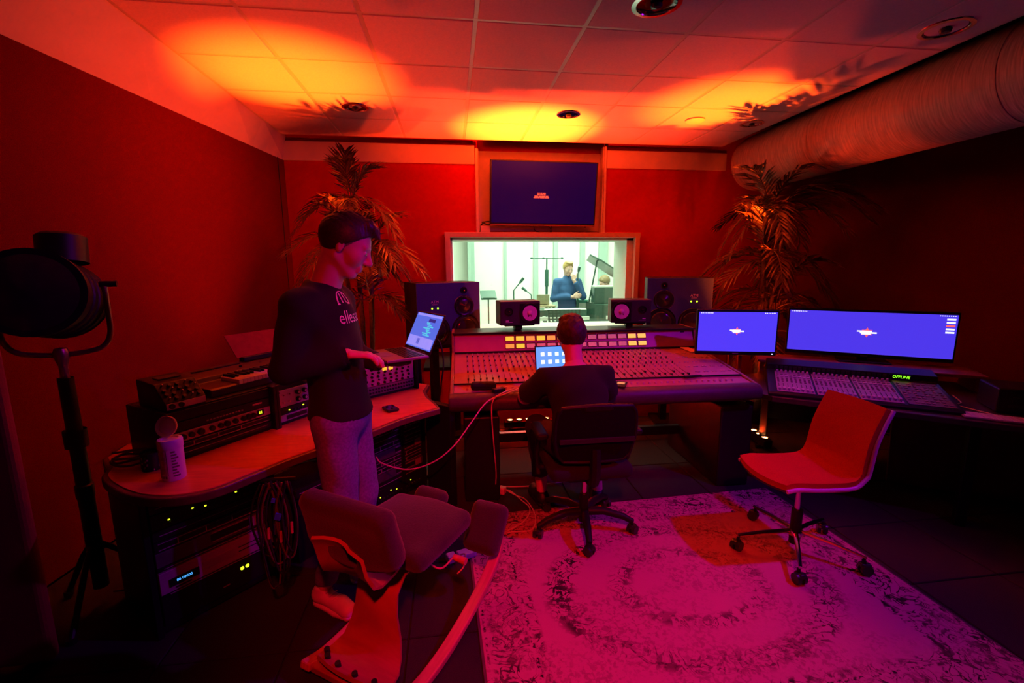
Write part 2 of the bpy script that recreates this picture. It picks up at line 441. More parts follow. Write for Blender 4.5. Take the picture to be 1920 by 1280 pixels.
# ------------------------------------------------------------------ window to the live room
FRM = mat('window_frame_paint', (0.55, 0.36, 0.28), 0.5, var=0.05)
wf = MB()
t_ = 0.055
for (c, d) in ((((WX0 + WX1) / 2, 5.17, WZ1 + t_ / 2 - 0.005), (WX1 - WX0 + 2 * t_, 0.07, t_)), ((WX0 - t_ / 2 + 0.005, 5.17, (WZ0 + WZ1) / 2), (t_, 0.07, WZ1 - WZ0)),
               ((WX1 + t_ / 2 - 0.005, 5.17, (WZ0 + WZ1) / 2), (t_, 0.07, WZ1 - WZ0)), (((WX0 + WX1) / 2, 5.17, WZ0 - t_ / 2), (WX1 - WX0 + 2 * t_, 0.07, t_))): wf.box(c, d)
win = struct('window_1', wf, FRM, bevel=0.004)
REV = mat('window_reveal', (0.70, 0.72, 0.64), 0.6, var=0.04)
rv = MB()
for (c, d) in ((((WX0 + WX1) / 2, 5.42, WZ1 - 0.015), (WX1 - WX0, 0.42, 0.03)), ((WX0 + 0.015, 5.42, (WZ0 + WZ1) / 2), (0.03, 0.42, WZ1 - WZ0)),
               ((WX1 - 0.04, 5.42, (WZ0 + WZ1) / 2), (0.08, 0.42, WZ1 - WZ0))): rv.box(c, d)
rv.build('reveal', REV, win)
MB().box(((WX0 + WX1) / 2, 5.40, WZ0 + 0.02), (WX1 - WX0 - 0.03, 0.46, 0.04)).build('window_sill', REV, win, bevel=0.004)
gm = bpy.data.materials.new('window_glass'); gm.use_nodes = True
nt = gm.node_tree; nt.nodes.clear()
o_ = nt.nodes.new('ShaderNodeOutputMaterial'); mx = nt.nodes.new('ShaderNodeMixShader'); tr = nt.nodes.new('ShaderNodeBsdfTransparent'); gl = nt.nodes.new('ShaderNodeBsdfGlossy')
tr.inputs[0].default_value = (0.92, 0.98, 0.93, 1); gl.inputs['Roughness'].default_value = 0.02; mx.inputs[0].default_value = 0.05
nt.links.new(tr.outputs[0], mx.inputs[1]); nt.links.new(gl.outputs[0], mx.inputs[2]); nt.links.new(mx.outputs[0], o_.inputs[0])
MB().box(((WX0 + WX1) / 2 - 0.01, 5.24, (WZ0 + WZ1) / 2 + 0.02), (WX1 - WX0 - 0.1, 0.008, WZ1 - WZ0 - 0.04)).build('pane', gm, win)
MB().box(((WX0 + WX1) / 2 - 0.01, 5.58, (WZ0 + WZ1) / 2 + 0.02), (WX1 - WX0 - 0.1, 0.008, WZ1 - WZ0 - 0.04)).build('pane', gm, win)

# live room shell
LW = mat('live_room_white', (0.76, 0.75, 0.69), 0.8, var=0.03, scale=5)
LC = mat('live_room_column', (0.36, 0.46, 0.40), 0.7, var=0.05, scale=8)
LF = mat('live_room_floor', (0.42, 0.44, 0.38), 0.5, var=0.12, scale=4)
struct("trim_9", MB().box((2.0, 7.68, -0.05), (7.0, 4.12, 0.1)), LF)
struct('wall_live_back', MB().box((2.0, 9.75, 1.55), (7.2, 0.1, 3.1)), LW)
struct('wall_live_left', MB().box((-0.95, 7.66, 1.55), (0.1, 4.08, 3.1)), LW)
struct('wall_live_right', MB().box((4.95, 7.66, 1.55), (0.1, 4.08, 3.1)), LW)
struct('trim_10', MB().box((2.0, 7.66, 3.05), (6.0, 4.08, 0.1)), LW)
wl = MB()
wl.box((-0.505, 5.48, 1.55), (0.99, 0.28, 3.1)); wl.box((3.56, 5.48, 1.55), (2.88, 0.28, 3.1)); wl.box((1.055, 5.48, 0.415), (2.13, 0.28, 0.83)); wl.box((1.055, 5.48, 2.5), (2.13, 0.28, 1.2))
struct('wall_live_front', wl, LW)
for k, (a0, a1, dep) in enumerate(((0.29, 0.34, 0.30), (0.34, 0.42, 0.10), (0.96, 1.01, 0.05), (1.51, 1.59, 0.08), (1.88, 1.96, 0.08), (2.39, 2.48, 0.05), (2.75, 2.92, 0.06), (3.3, 3.5, 0.1))):
    q = 9.6 / 8.35
    struct('trim_%d' % (11 + k), MB().box(((a0 + a1) / 2 * q, 9.70 - dep / 2, 1.5), ((a1 - a0) * q, dep, 2.98)), LC, bevel=0.004)
# ------------------------------------------------------------------ rug
def rug_material():
    m = bpy.data.materials.new('vintage_rug'); m.use_nodes = True
    nt = m.node_tree; N = nt.nodes; L = nt.links; b = N['Principled BSDF']; b.inputs['Roughness'].default_value = 0.95; b.inputs['Specular IOR Level'].default_value = 0.1
    tc = N.new('ShaderNodeTexCoord'); sp = N.new('ShaderNodeSeparateXYZ'); L.new(tc.outputs['Object'], sp.inputs[0])
    def mth(op, a, b2=None, c=None, clamp=False):
        n = N.new('ShaderNodeMath'); n.operation = op; n.use_clamp = clamp
        for i, v in enumerate((a, b2, c)):
            if v is None: continue
            if isinstance(v, (int, float)): n.inputs[i].default_value = v
            else: L.new(v, n.inputs[i])
        return n.outputs[0]
    X, Y = sp.outputs[0], sp.outputs[1]
    def sstep(v, lo, hi):
        n = N.new('ShaderNodeMapRange'); n.interpolation_type = 'SMOOTHSTEP'; L.new(v, n.inputs[0])
        n.inputs[1].default_value = lo; n.inputs[2].default_value = hi; return n.outputs[0]
    def band(v, a, b2, s=0.012): return mth('MULTIPLY', sstep(v, a - s, a + s), mth('SUBTRACT', 1.0, sstep(v, b2 - s, b2 + s)))
    ax, ay = mth('ABSOLUTE', X), mth('ABSOLUTE', Y)
    db = mth('MINIMUM', mth('SUBTRACT', 1.07, ax), mth('SUBTRACT', 0.82, ay))
    r = mth('SQRT', mth('ADD', mth('POWER', mth('DIVIDE', ax, 0.66), 2), mth('POWER', mth('DIVIDE', ay, 0.46), 2)))
    def nz(scale, det, dist):
        n = N.new('ShaderNodeTexNoise'); n.inputs['Scale'].default_value = scale; n.inputs['Detail'].default_value = det; n.inputs['Distortion'].default_value = dist
        L.new(tc.outputs['Object'], n.inputs['Vector']); return n.outputs['Fac']
    curl = mth('ABSOLUTE', mth('SUBTRACT', nz(8.5, 2, 2.5), 0.5)); lines = mth('SUBTRACT', 1.0, sstep(curl, 0.012, 0.040))
    blot = sstep(nz(14, 3, 1.5), 0.55, 0.62)
    orn = mth('MAXIMUM', lines, blot)
    fine = sstep(nz(60, 3, 0.5), 0.48, 0.60)
    zone = mth('MAXIMUM', band(db, 0.035, 0.20), mth('MULTIPLY', band(db, 0.225, 0.26), 1.0))
    zone = mth('MAXIMUM', zone, band(r, 0.90, 1.12, 0.05))
    zone = mth('MAXIMUM', zone, mth('MULTIPLY', band(r, 0.46, 0.62, 0.05), 0.8))
    corner = mth('MULTIPLY', sstep(mth('ADD', mth('DIVIDE', ax, 1.07), mth('DIVIDE', ay, 0.82)), 1.36, 1.46), 1.0)
    zone = mth('MAXIMUM', zone, corner)
    dark = mth('MULTIPLY', zone, orn)
    wear = sstep(nz(3.2, 4, 0.6), 0.38, 0.62)
    dark = mth('MULTIPLY', dark, mth('ADD', 0.45, mth('MULTIPLY', wear, 0.55)))
    stripe = mth('MULTIPLY', mth('MAXIMUM', band(db, 0.206, 0.220, 0.003), band(db, 0.012, 0.022, 0.003)), 0.75)
    dark = mth('MAXIMUM', dark, mth('MULTIPLY', stripe, fine))
    dark = mth('ADD', dark, mth('MULTIPLY', fine, mth('MULTIPLY', mth('SUBTRACT', 1, wear), 0.35)), clamp=True)
    rp = N.new('ShaderNodeMix'); rp.data_type = 'RGBA'; L.new(dark, rp.inputs[0])
    rp.inputs[6].default_value = (0.52, 0.17, 0.27, 1); rp.inputs[7].default_value = (0.022, 0.012, 0.016, 1)
    L.new(rp.outputs[2], b.inputs['Base Color'])
    bp = N.new('ShaderNodeBump'); bp.inputs['Strength'].default_value = 0.4; bp.inputs['Distance'].default_value = 0.003
    L.new(nz(260, 2, 0), bp.inputs['Height']); L.new(bp.outputs['Normal'], b.inputs['Normal'])
    return m
t = thing('area_rug', 'worn vintage medallion rug lying under the two swivel chairs', 'rug', (1.15, 1.93, 0.0), math.radians(2.0))
MB().box((0, 0, 0.004), (2.14, 1.64, 0.008)).build('rug_pile', rug_material(), t, bevel=0.003)
for sx in (-1, 1):
    MB().box((sx * 1.074, 0, 0.003), (0.012, 1.62, 0.006)).build('fringe', mat('rug_edge', (0.10, 0.06, 0.07), 0.95), t)

# ------------------------------------------------------------------ LED bars
LENS = mat('led_lens', (1.0, 0.2, 0.05), 0.3, emit=(1.0, 0.30, 0.08), es=30.0)
names = ['on the floor under the mixing console', 'on the floor behind the right desk', 'on the floor behind the keyboard racks']
for k, (c, yw, tgt, pw, bp) in enumerate(LED_BARS):
    t = thing('led_bar', 'black LED light bar with glowing red lenses ' + names[k], 'stage light', (c[0], c[1], 0), yw, 'LED bars on the floor')
    MB().box((0, 0, 0.062), (0.66, 0.075, 0.06)).build('housing', BLACKM(), t, bevel=0.006)
    for s in (-1, 1): MB().box((s * 0.26, 0, 0.016), (0.03, 0.13, 0.032)).build('foot', BLACKM(), t, bevel=0.004)
    for q in (-3, -2, -1, 0, 1, 2, 3):
        MB().lathe([(0.0005, 0.100), (0.022, 0.098), (0.026, 0.0915)], (0.09 * q, 0, 0), n=20).build('lens', LENS, t, smooth=True)
        MB().lathe([(0.027, 0.090), (0.027, 0.104), (0.031, 0.104), (0.031, 0.090)], (0.09 * q, 0, 0), n=20).build('lens_ring', BLACKM(), t, smooth=True)

# ------------------------------------------------------------------ mixing console
PANEL = mat('console_panel', (0.40, 0.17, 0.22), 0.42, 0.15, var=0.06, scale=14)
LEATH = mat('console_bolster', (0.05, 0.035, 0.045), 0.5, var=0.15, scale=60, bump=0.2)
CHEEK = mat('console_cheek', (0.20, 0.07, 0.05), 0.45, var=0.2, scale=8)
co = thing('mixing_console', 'long analogue mixing console with meter bridge and rows of knobs', 'mixing console', (1.03, 2.80, 0), math.radians(-1.2))
W = 2.08
prof = [(0.06, 0.655), (0.06, 0.770), (0.20, 0.785), (0.215, 0.797), (0.885, 0.872), (0.90, 0.885), (0.955, 1.025), (1.20, 1.025), (1.22, 1.0), (1.22, 0.60), (0.62, 0.58)]
def extrude_x(prof, x0, x1):
    n = len(prof); return [(x0, y, z) for y, z in prof] + [(x1, y, z) for y, z in prof], [tuple(range(n)), tuple(range(n, 2 * n))[::-1]] + [(i, n + i, n + (i + 1) % n, (i + 1) % n) for i in range(n)]
b = MB(); b.add(*extrude_x(prof, -W / 2, W / 2)); b.build('console_body', PANEL, co, bevel=0.004)
for s in (-1, 1):
    p2 = [(0.05, 0.64), (0.05, 0.775), (0.2, 0.80), (0.88, 0.888), (0.945, 1.04), (1.225, 1.04), (1.235, 0.58), (0.6, 0.565)]
    b = MB(); x = s * (W / 2 + 0.012); b.add(*extrude_x(p2, x - 0.012, x + 0.012)); b.build('end_cheek', CHEEK, co, bevel=0.005)
# padded front bolster
pts = []
b = MB(); n = 14
ring = [(0.055 + 0.062 * math.cos(a) * 1.1, 0.715 + 0.062 * math.sin(a)) for a in [2 * PI * k / n for k in range(n)]]
b.add(*extrude_x(ring, -W / 2 - 0.03, W / 2 + 0.03)); b.build('bolster', LEATH, co, smooth=True, bevel=0.012)
b = MB().box((0, 0.93, 1.034), (W + 0.03, 0.02, 0.016)); b.box((0, 1.08, 1.032), (W + 0.03, 0.29, 0.012)); b.build('bridge_cap', BLACK(), co, bevel=0.003)
b = MB().box((0, 0.888, 0.882), (W, 0.016, 0.014)); b.box((0, 0.21, 0.796), (W, 0.012, 0.010)); b.build('seam_strip', BLACK(), co)
# pedestals and cross rail
for x in (-0.86, 0.95):
    MB().box((x, 0.48, 0.30), (0.24, 0.80, 0.60)).build('pedestal', BLACK(), co, bevel=0.01)
MB().box((0.045, 0.70, 0.212), (1.60, 0.05, 0.075)).build('cross_rail', BLACKM(), co, bevel=0.004)
# knobs, faders and lines: too small to tell apart one by one
KN = mat('knob_grey', (0.50, 0.42, 0.44), 0.4); KD = mat('knob_dark', (0.03, 0.025, 0.03), 0.4)
def fz(y): return 0.797 + (y - 0.215) * (0.872 - 0.797) / (0.885 - 0.215)
kn = MB(); kd = MB(); ln = MB()
NCH = 38; X0, X1 = -0.94, 0.66
for c in range(NCH):
    x = X0 + (X1 - X0) * c / (NCH - 1)
    for r in range(11):
        y = 0.44 + 0.038 * r; z = fz(y)
        (kn if (r + c // 8) % 3 else kd).cyl((x, y, z), (x, y - 0.002, z + 0.016), 0.0065, 0.005, n=7)
    ln.box((x, 0.31, fz(0.31) + 0.0005), (0.004, 0.18, 0.001), Matrix.Rotation(math.atan2(0.075, 0.67), 3, 'X'))
    yf = 0.25 + 0.05 * random.random() + (0.03 if c % 5 == 0 else 0)
    kd.box((x, yf, fz(yf) + 0.007), (0.011, 0.024, 0.013)); kn.box((x, yf, fz(yf) + 0.0142), (0.011, 0.004, 0.002))
    kn.cyl((x, 0.855, fz(0.855)), (x, 0.853, fz(0.855) + 0.012), 0.005, n=6)
for c in range(14):
    for r in range(5):
        x = 0.72 + 0.022 * c; y = 0.30 + r * 0.11
        if (c + r) % 3: kn.box((x, y, fz(y) + 0.003), (0.012, 0.012, 0.006))
for c in range(44):
    x = -0.95 + 1.87 * c / 43; y = 0.13; z = 0.777
    if c < 20 or c > 24: kn.cyl((x, y, z), (x, y, z + 0.013), 0.008, 0.0065, n=8)
tag(kn.build('knobs', KN, co), kind='stuff'); tag(kd.build('fader_caps', KD, co), kind='stuff'); tag(ln.build('fader_slots', BLACK(), co), kind='stuff')
# meters of the bridge
VY = mat('meter_lit', (0.9, 0.55, 0.08), 0.4, emit=(1.0, 0.50, 0.03), es=1.1); VP = mat('meter_dim', (0.75, 0.48, 0.42), 0.5, emit=(1.0, 0.30, 0.22), es=0.20)
VO = mat('meter_orange', (0.9, 0.45, 0.1), 0.4, emit=(1.0, 0.36, 0.05), es=0.8)
fn = Vector((0, -(1.025 - 0.885), 0.055)).normalized(); rotb = Matrix.Rotation(-math.atan2(0.055, 0.14), 3, 'X')
for r in range(2):
    for c in range(14):
        x = -0.58 + 0.0885 * c; z = 0.984 - 0.060 * r; y = 0.90 + (z - 0.885) * 0.055 / 0.14
        litm = VY if (c >= 12 or (r == 0 and c in (0, 1, 3)) or (r == 1 and c == 1)) else (VO if (r == 0 and c < 6) or (r == 1 and c == 0) else VP)
        m_ = MB().box((x, y - 0.002, z), (0.078, 0.012, 0.046), rotb).build('meter', BLACK(), co, bevel=0.002)
        MB().box((x, y - 0.007, z), (0.070, 0.006, 0.037), rotb).build('meter_face', litm, m_)
text('DDA', 'maker_letters', 0.034, mat('print_dark', (0.06, 0.03, 0.035), 0.5), co, frame((-0.84, 0.945, 0.983), (1, 0, 0), (0, 0.055, 0.14)))
# paper notes taped to the bridge
t = thing('paper_note', 'pale paper note taped to the right end of the console bridge', 'note', (1.995, 3.715, 0.955), 0)
MB().sheet([[(-0.075 + 0.15 * i / 6, 0.022 * v - 0.006 + 0.002 * math.sin(i), -0.045 + 0.09 * v) for i in range(7)] for v in (0, 0.5, 1)], 0.002).build('paper', mat('note_paper', (0.85, 0.5, 0.38), 0.8), t)
for z in (-0.05, 0.05): MB().box((0.0, -0.0095 + 0.022 * (z + 0.05) / 0.1, z), (0.035, 0.004, 0.012)).build('clip', BLACK(), t)
t = thing('sticky_note', 'small orange sticky note lying on the console below the taped paper', 'note', (2.00, 3.60, 0.868), 0.25, rot=(math.radians(5), 0, 0.25))
MB().sheet([[(-0.04 + 0.08 * i / 4, -0.07 + 0.14 * v, 0.003 + 0.006 * v * v) for i in range(5)] for v in (0, 0.5, 1)], 0.0015).build('paper', mat('note_orange', (0.9, 0.55, 0.3), 0.8), t)
# things lying on the console
t = thing('spectacle_case', 'dark padded spectacle case on the left of the console', 'case', (0.19, 2.935, 0.778), math.radians(-6))
organic('case_body', rbox((0, 0, 0.028), (0.085, 0.032, 0.027), 0.022), BLACKF(), t, h=0.008)
MB().box((0, -0.033, 0.028), (0.15, 0.002, 0.003)).build('seam', BLACK(), t)
t = thing('lighter_box', 'small black battery box lying beside the spectacle case', 'box', (0.285, 2.875, 0.775), math.radians(22))
MB().box((0, 0, 0.014), (0.085, 0.042, 0.028)).build('box_body', BLACK(), t, bevel=0.004); MB().box((0, 0, 0.0286), (0.03, 0.02, 0.001)).build('box_print', mat('print_red', (0.3, 0.05, 0.05), 0.5), t)
t = thing('smartphone', 'black smartphone on the console right of the seated man', 'phone', (1.13, 2.905, 0.778), math.radians(-28))
MB().box((0, 0, 0.006), (0.075, 0.145, 0.009)).build('phone_body', BLACK(), t, bevel=0.003); MB().box((0, 0.02, 0.0112), (0.05, 0.05, 0.001)).build('screen', mat('phone_glow', (0.5, 0.3, 0.1), 0.2, emit=(1, 0.5, 0.15), es=0.5), t)
t = thing('pen_tray', 'black marker lying on the right of the fader panel', 'marker', (1.70, 2.985, 0.792), math.radians(8))
MB().cyl((-0.07, 0, 0.009), (0.03, 0, 0.009), 0.009, n=12).build('marker_body', BLACK(), t, smooth=True); MB().cyl((0.03, 0, 0.009), (0.07, 0, 0.009), 0.0095, 0.007, n=12).build('marker_cap', BLACKM(), t, smooth=True)
# laptop builder (origin at hinge middle, user towards -y)
SCRB = mat('screen_blue', (0.02, 0.03, 0.1), 0.3, emit=(0.06, 0.17, 0.72), es=1.15, var=0.0)
def laptop(name, label, loc, rz, w, d, sh, tilt, scr, body=None):
    t = thing(name, label, 'laptop', loc, rz)
    body = body or mat('laptop_alu', (0.34, 0.32, 0.34), 0.4, 0.7, var=0.03)
    MB().box((0, -d / 2, 0.008), (w, d, 0.013)).build('base', body, t, bevel=0.004)
    kb = MB()
    for r in range(5):
        for c in range(12): kb.box((-w * 0.42 + w * 0.84 * c / 11, -d * 0.13 - d * 0.095 * r, 0.0155), (w * 0.058, d * 0.075, 0.002))
    tag(kb.build('keys', BLACK(), t), kind='stuff')
    MB().box((0, -d * 0.80, 0.0150), (w * 0.34, d * 0.26, 0.001)).build('trackpad', mat('trackpad', (0.25, 0.24, 0.26), 0.35), t)
    Rm = Matrix.Translation((0, 0, 0.014)) @ Matrix.Rotation(-tilt, 4, 'X')
    MB(Rm).box((0, 0.004, sh / 2), (w, 0.007, sh)).build('lid', BLACK(), t, bevel=0.003)
    s = MB(Rm).box((0, -0.0002, sh / 2 + 0.004), (w * 0.95, 0.002, sh * 0.88)).build('screen', scr, t)
    MB().cyl((-w * 0.35, 0.002, 0.013), (w * 0.35, 0.002, 0.013), 0.006, n=10).build('hinge', BLACK(), t, smooth=True)
    return t, s, Rm
SCRD = mat('screen_desktop', (0.05, 0.08, 0.2), 0.3, emit=(0.10, 0.30, 0.95), es=1.3, var=0.0)
lt, ls, Rm = laptop('laptop', 'open laptop on the console behind the seated man, icons on screen', (0.735, 3.075, 0.806), math.radians(2), 0.33, 0.21, 0.215, math.radians(14), SCRD)
ICON = mat('screen_icons', (0.8, 0.9, 1), 0.4, emit=(0.7, 0.9, 1.0), es=1.6)
for r in range(2):
    for c in range(5): MB(Rm).box((-0.11 + 0.052 * c, -0.0016, 0.155 - 0.055 * r), (0.026, 0.001, 0.026)).build('icon', ICON, ls, bevel=0.0004)

# ------------------------------------------------------------------ loudspeakers
def cone(par, x, z, r, m, dome=None, nm='woofer', y=0.0):
    d = MB().lathe([(r * 1.12, 0.0), (r * 1.10, -0.008), (r * 0.98, -0.008), (r * 0.92, -0.002), (r * 0.86, -0.006), (r * 0.78, -0.001)], (x, y, z), n=28, axis='y').build(nm, BLACK(), par, smooth=True)
    MB().lathe([(r * 0.78, -0.001), (r * 0.35, -0.0008), (r * 0.30, -0.0008)], (x, y - 0.0004, z), n=28, axis='y').build('cone', m, d, smooth=True)
    MB().lathe([(r * 0.31, -0.001), (r * 0.26, -0.012), (r * 0.14, -0.02), (0.0005, -0.022)], (x, y, z), n=24, axis='y').build('dust_cap', dome or m, d, smooth=True)
    return d
GREEN = mat('led_green', (0.3, 0.8, 0.1), 0.3, emit=(0.45, 0.9, 0.02), es=2.2)
SPK = mat('speaker_blue_lit', (0.020, 0.030, 0.20), 0.5, var=0.15, scale=120, bump=0.1)  # blue light on the dark baffle is put into its base colour
def main_speaker(label, loc, rz, mir):
    w, h, d = 0.60, 0.56, 0.36
    t = thing('studio_monitor', label, 'loudspeaker', loc, rz, 'large three-way loudspeakers')
    MB().box((0, d / 2, h / 2), (w, d, h)).build('cabinet', BLACK(), t, bevel=0.008)
    MB().box((0, -0.006, h / 2), (w - 0.004, 0.012, h - 0.004)).build('baffle', SPK, t, bevel=0.004)
    dk = mat('driver_dark', (0.015, 0.015, 0.017), 0.25)
    cone(t, mir * 0.14, h * 0.87, 0.028, dk, nm='tweeter', y=-0.012)
    g = MB().lathe([(0.088, 0), (0.084, -0.012), (0.07, -0.006), (0.05, -0.010), (0.0005, -0.036)], (mir * 0.14, -0.012, h * 0.62), n=28, axis='y').build('midrange_dome', dk, t, smooth=True)
    MB().lathe([(0.090, 0.0), (0.094, -0.006), (0.098, 0.0)], (mir * 0.14, -0.012, h * 0.62), n=28, axis='y').build('dome_ring', mat('ring_grey', (0.12, 0.11, 0.13), 0.3, 0.6), g, smooth=True)
    for sx in (0.155, -0.135):
        q = MB().lathe([(0.128, 0), (0.125, -0.012), (0.112, -0.012), (0.10, -0.004), (0.09, -0.014), (0.075, -0.016), (0.04, -0.034), (0.0005, -0.040)], (mir * sx, -0.012, 0.135), n=32, axis='y').build('woofer', mat('woofer_gloss', (0.02, 0.018, 0.02), 0.18), t, smooth=True)
        MB().lathe([(0.128, 0.0), (0.133, -0.005), (0.137, 0.0)], (mir * sx, -0.012, 0.135), n=32, axis='y').build('woofer_ring', BLACKM(), q, smooth=True)
    lg = mat('logo_print', (0.8, 0.75, 0.8), 0.4)
    text('ATM', 'logo_letters', 0.035, lg, t, frame((-mir * 0.135, -0.0135, h * 0.70), (1, 0, 0), (0, 0, 1)))
    text('AUDIO', 'logo_letters', 0.017, lg, t, frame((-mir * 0.135, -0.0135, h * 0.66), (1, 0, 0), (0, 0, 1)))
    for s in (-1, 1): MB().lathe([(0.0005, -0.006), (0.0075, -0.004), (0.008, 0)], (-mir * 0.135 + s * 0.026, -0.012, h * 0.60), n=12, axis='y').build('status_light', GREEN, t, smooth=True)
    return t
def stand(label, x, y, top, rz):
    t = thing('speaker_stand', label, 'stand', (x, y, 0), rz, 'loudspeaker stands behind the console')
    MB().box((0, 0, 0.015), (0.40, 0.34, 0.03)).build('base_plate', BLACKM(), t, bevel=0.004)
    for sx in (-0.1, 0.1): MB().box((sx, 0, top / 2), (0.06, 0.10, top - 0.04)).build('column', BLACKM(), t, bevel=0.004)
    MB().box((0, 0, top - 0.012), (0.38, 0.30, 0.024)).build('top_plate', BLACKM(), t, bevel=0.004)
main_speaker('large blue-lit three-way loudspeaker left of the window, near the standing man', (-0.03, 4.10, 0.885), math.radians(21), 1)
stand('black stand under the left large loudspeaker', -0.085, 4.215, 0.8845, math.radians(21))
main_speaker('large dark three-way loudspeaker right of the window, behind the small screen', (2.16, 4.13, 0.905), math.radians(-20), -1)
stand('black stand under the right large loudspeaker', 2.205, 4.235, 0.9045, math.radians(-12))
PINKC = mat('white_cone', (0.80, 0.62, 0.66), 0.55, emit=(1.0, 0.10, 0.20), es=0.0, var=0.03)
def nearfield(label, loc, rz, mir):
    w, h, d = 0.35, 0.205, 0.20
    t = thing('nearfield_monitor', label, 'loudspeaker', loc, rz, 'small white-cone loudspeakers on the meter bridge')
    MB().box((0, d / 2, h / 2 + 0.045), (w, d, h)).build('cabinet', mat('nearfield_black', (0.02, 0.02, 0.026), 0.5), t, bevel=0.006)
    MB().box((mir * 0.082, -0.003, h / 2 + 0.045), (0.172, 0.006, 0.172)).build('woofer_plate', BLACK(), t, bevel=0.03, seg=4)
    k = cone(t, mir * 0.082, h / 2 + 0.045, 0.078, PINKC, nm='woofer', y=-0.006)
    MB().lathe([(0.062, 0), (0.066, -0.004), (0.0005, -0.0045)], (mir * 0.082, -0.0065, h / 2 + 0.045), n=28, axis='y').build('cone_front', PINKC, k, smooth=True)
    MB().lathe([(0.024, -0.005), (0.020, -0.013), (0.0005, -0.018)], (mir * 0.082, -0.006, h / 2 + 0.045), n=24, axis='y').build('dust_cap', PINKC, k, smooth=True)
    for s in (-1, 1): MB().box((mir * 0.082 + s * 0.014, -0.0125, h / 2 + 0.020), (0.006, 0.003, 0.012)).build('lead_wire', BLACK(), k)
    cone(t, -mir * 0.10, h / 2 + 0.06, 0.032, mat('driver_dark', (0.015, 0.015, 0.017), 0.25), nm='tweeter', y=-0.001)
    lg = mat('logo_print', (0.7, 0.6, 0.65), 0.4)
    MB().box((-mir * 0.115, -0.001, 0.085), (0.028, 0.001, 0.008)).build('badge', lg, t); MB().box((-mir * 0.10, -0.001, 0.071), (0.06, 0.001, 0.003)).build('badge', lg, t)
    MB().box((0, d / 2, 0.040), (w * 0.75, d * 0.8, 0.012)).build('shelf_plate', BLACK(), t, bevel=0.003); MB().box((0, d / 2, 0.017), (0.06, 0.10, 0.034)).build('shelf_post', BLACK(), t, bevel=0.003)
    return t
nearfield('small loudspeaker with white cone on the bridge, left of the seated man', (0.575, 3.83, 1.040), math.radians(6), 1)
nearfield('small loudspeaker with white cone on the bridge, right of the seated man', (1.56, 3.83, 1.037), math.radians(-12), -1)
# ------------------------------------------------------------------ rack furniture on the left
DTOP = mat('desk_top_wood', (0.72, 0.17, 0.055), 0.38, var=0.12, scale=7, stretch=(1, 8, 1))
DEDGE = mat('desk_edge', (0.10, 0.035, 0.025), 0.4, var=0.2)
outline = bez([(-1.50, 2.06, 0), (-1.46, 1.97, 0), (-1.34, 1.86, 0), (-1.20, 1.775, 0), (-1.06, 1.75, 0), (-0.94, 1.80, 0), (-0.84, 1.925, 0), (-0.72, 2.08, 0), (-0.58, 2.22, 0), (-0.44, 2.36, 0), (-0.28, 2.55, 0), (-0.09, 2.705, 0)], 5)
front = [(p.x, p.y) for p in outline]
back = [(-0.115, 2.80), (-0.17, 2.95), (-0.20, 3.10), (-0.18, 3.28), (-0.40, 3.44), (-0.95, 3.05), (-1.42, 2.62), (-1.62, 2.35), (-1.60, 2.18)]
poly = front + back
cx_ = sum(p[0] for p in poly) / len(poly); cy_ = sum(p[1] for p in poly) / len(poly)
def inset(poly, d):
    n = len(poly); out = []
    for i in range(n):
        a = Vector(poly[i - 1]); b_ = Vector(poly[i]); c = Vector(poly[(i + 1) % n])
        t1 = (b_ - a).normalized(); t2 = (c - b_).normalized(); nn = (Vector((-t1.y, t1.x)) + Vector((-t2.y, t2.x)))
        nn = nn.normalized() if nn.length > 1e-6 else Vector((-t1.y, t1.x)); out.append(tuple(b_ + nn * d))
    return out
dk = thing('rack_desk', 'curved reddish wooden studio desk with racks below on the left', 'desk', (0, 0, 0))
MB().prism(poly, 0.700, 0.737).build('edge_band', DEDGE, dk, bevel=0.006)
MB().prism(inset(poly, 0.022), 0.7365, 0.741).build('desk_top', DTOP, dk)
def boxed(par, o, yaw, c, d, nm, m, bevel=0.003):
    Mx = Matrix.Translation((*o, 0)) @ Matrix.Rotation(yaw, 4, 'Z')
    return MB(Mx).box(c, d).build(nm, m, par, bevel=bevel)
YA = math.radians(46.6); OA = (-1.290, 1.935); YBb = math.radians(48.7); OB = (-0.560, 2.83)
for (o, yw, w_) in ((OA, YA, 0.50), (OB, YBb, 0.48)):
    for x in (-0.012, w_ + 0.012): boxed(dk, o, yw, (x, 0.22, 0.35), (0.024, 0.46, 0.698), 'side_panel', BLACK())
    boxed(dk, o, yw, (w_ / 2, 0.44, 0.35), (w_, 0.02, 0.66), 'back_panel', BLACK())
    boxed(dk, o, yw, (w_ / 2, 0.22, 0.03), (w_, 0.44, 0.03), 'bottom_panel', BLACK())
boxed(dk, (-0.10, 2.93), math.radians(48), (0, 0.0, 0.35), (0.05, 0.22, 0.70), 'leg_panel', BLACK())
boxed(dk, (-0.27, 2.70), math.radians(48), (0.18, 0.30, 0.35), (0.03, 0.03, 0.70), 'leg_panel', BLACK())

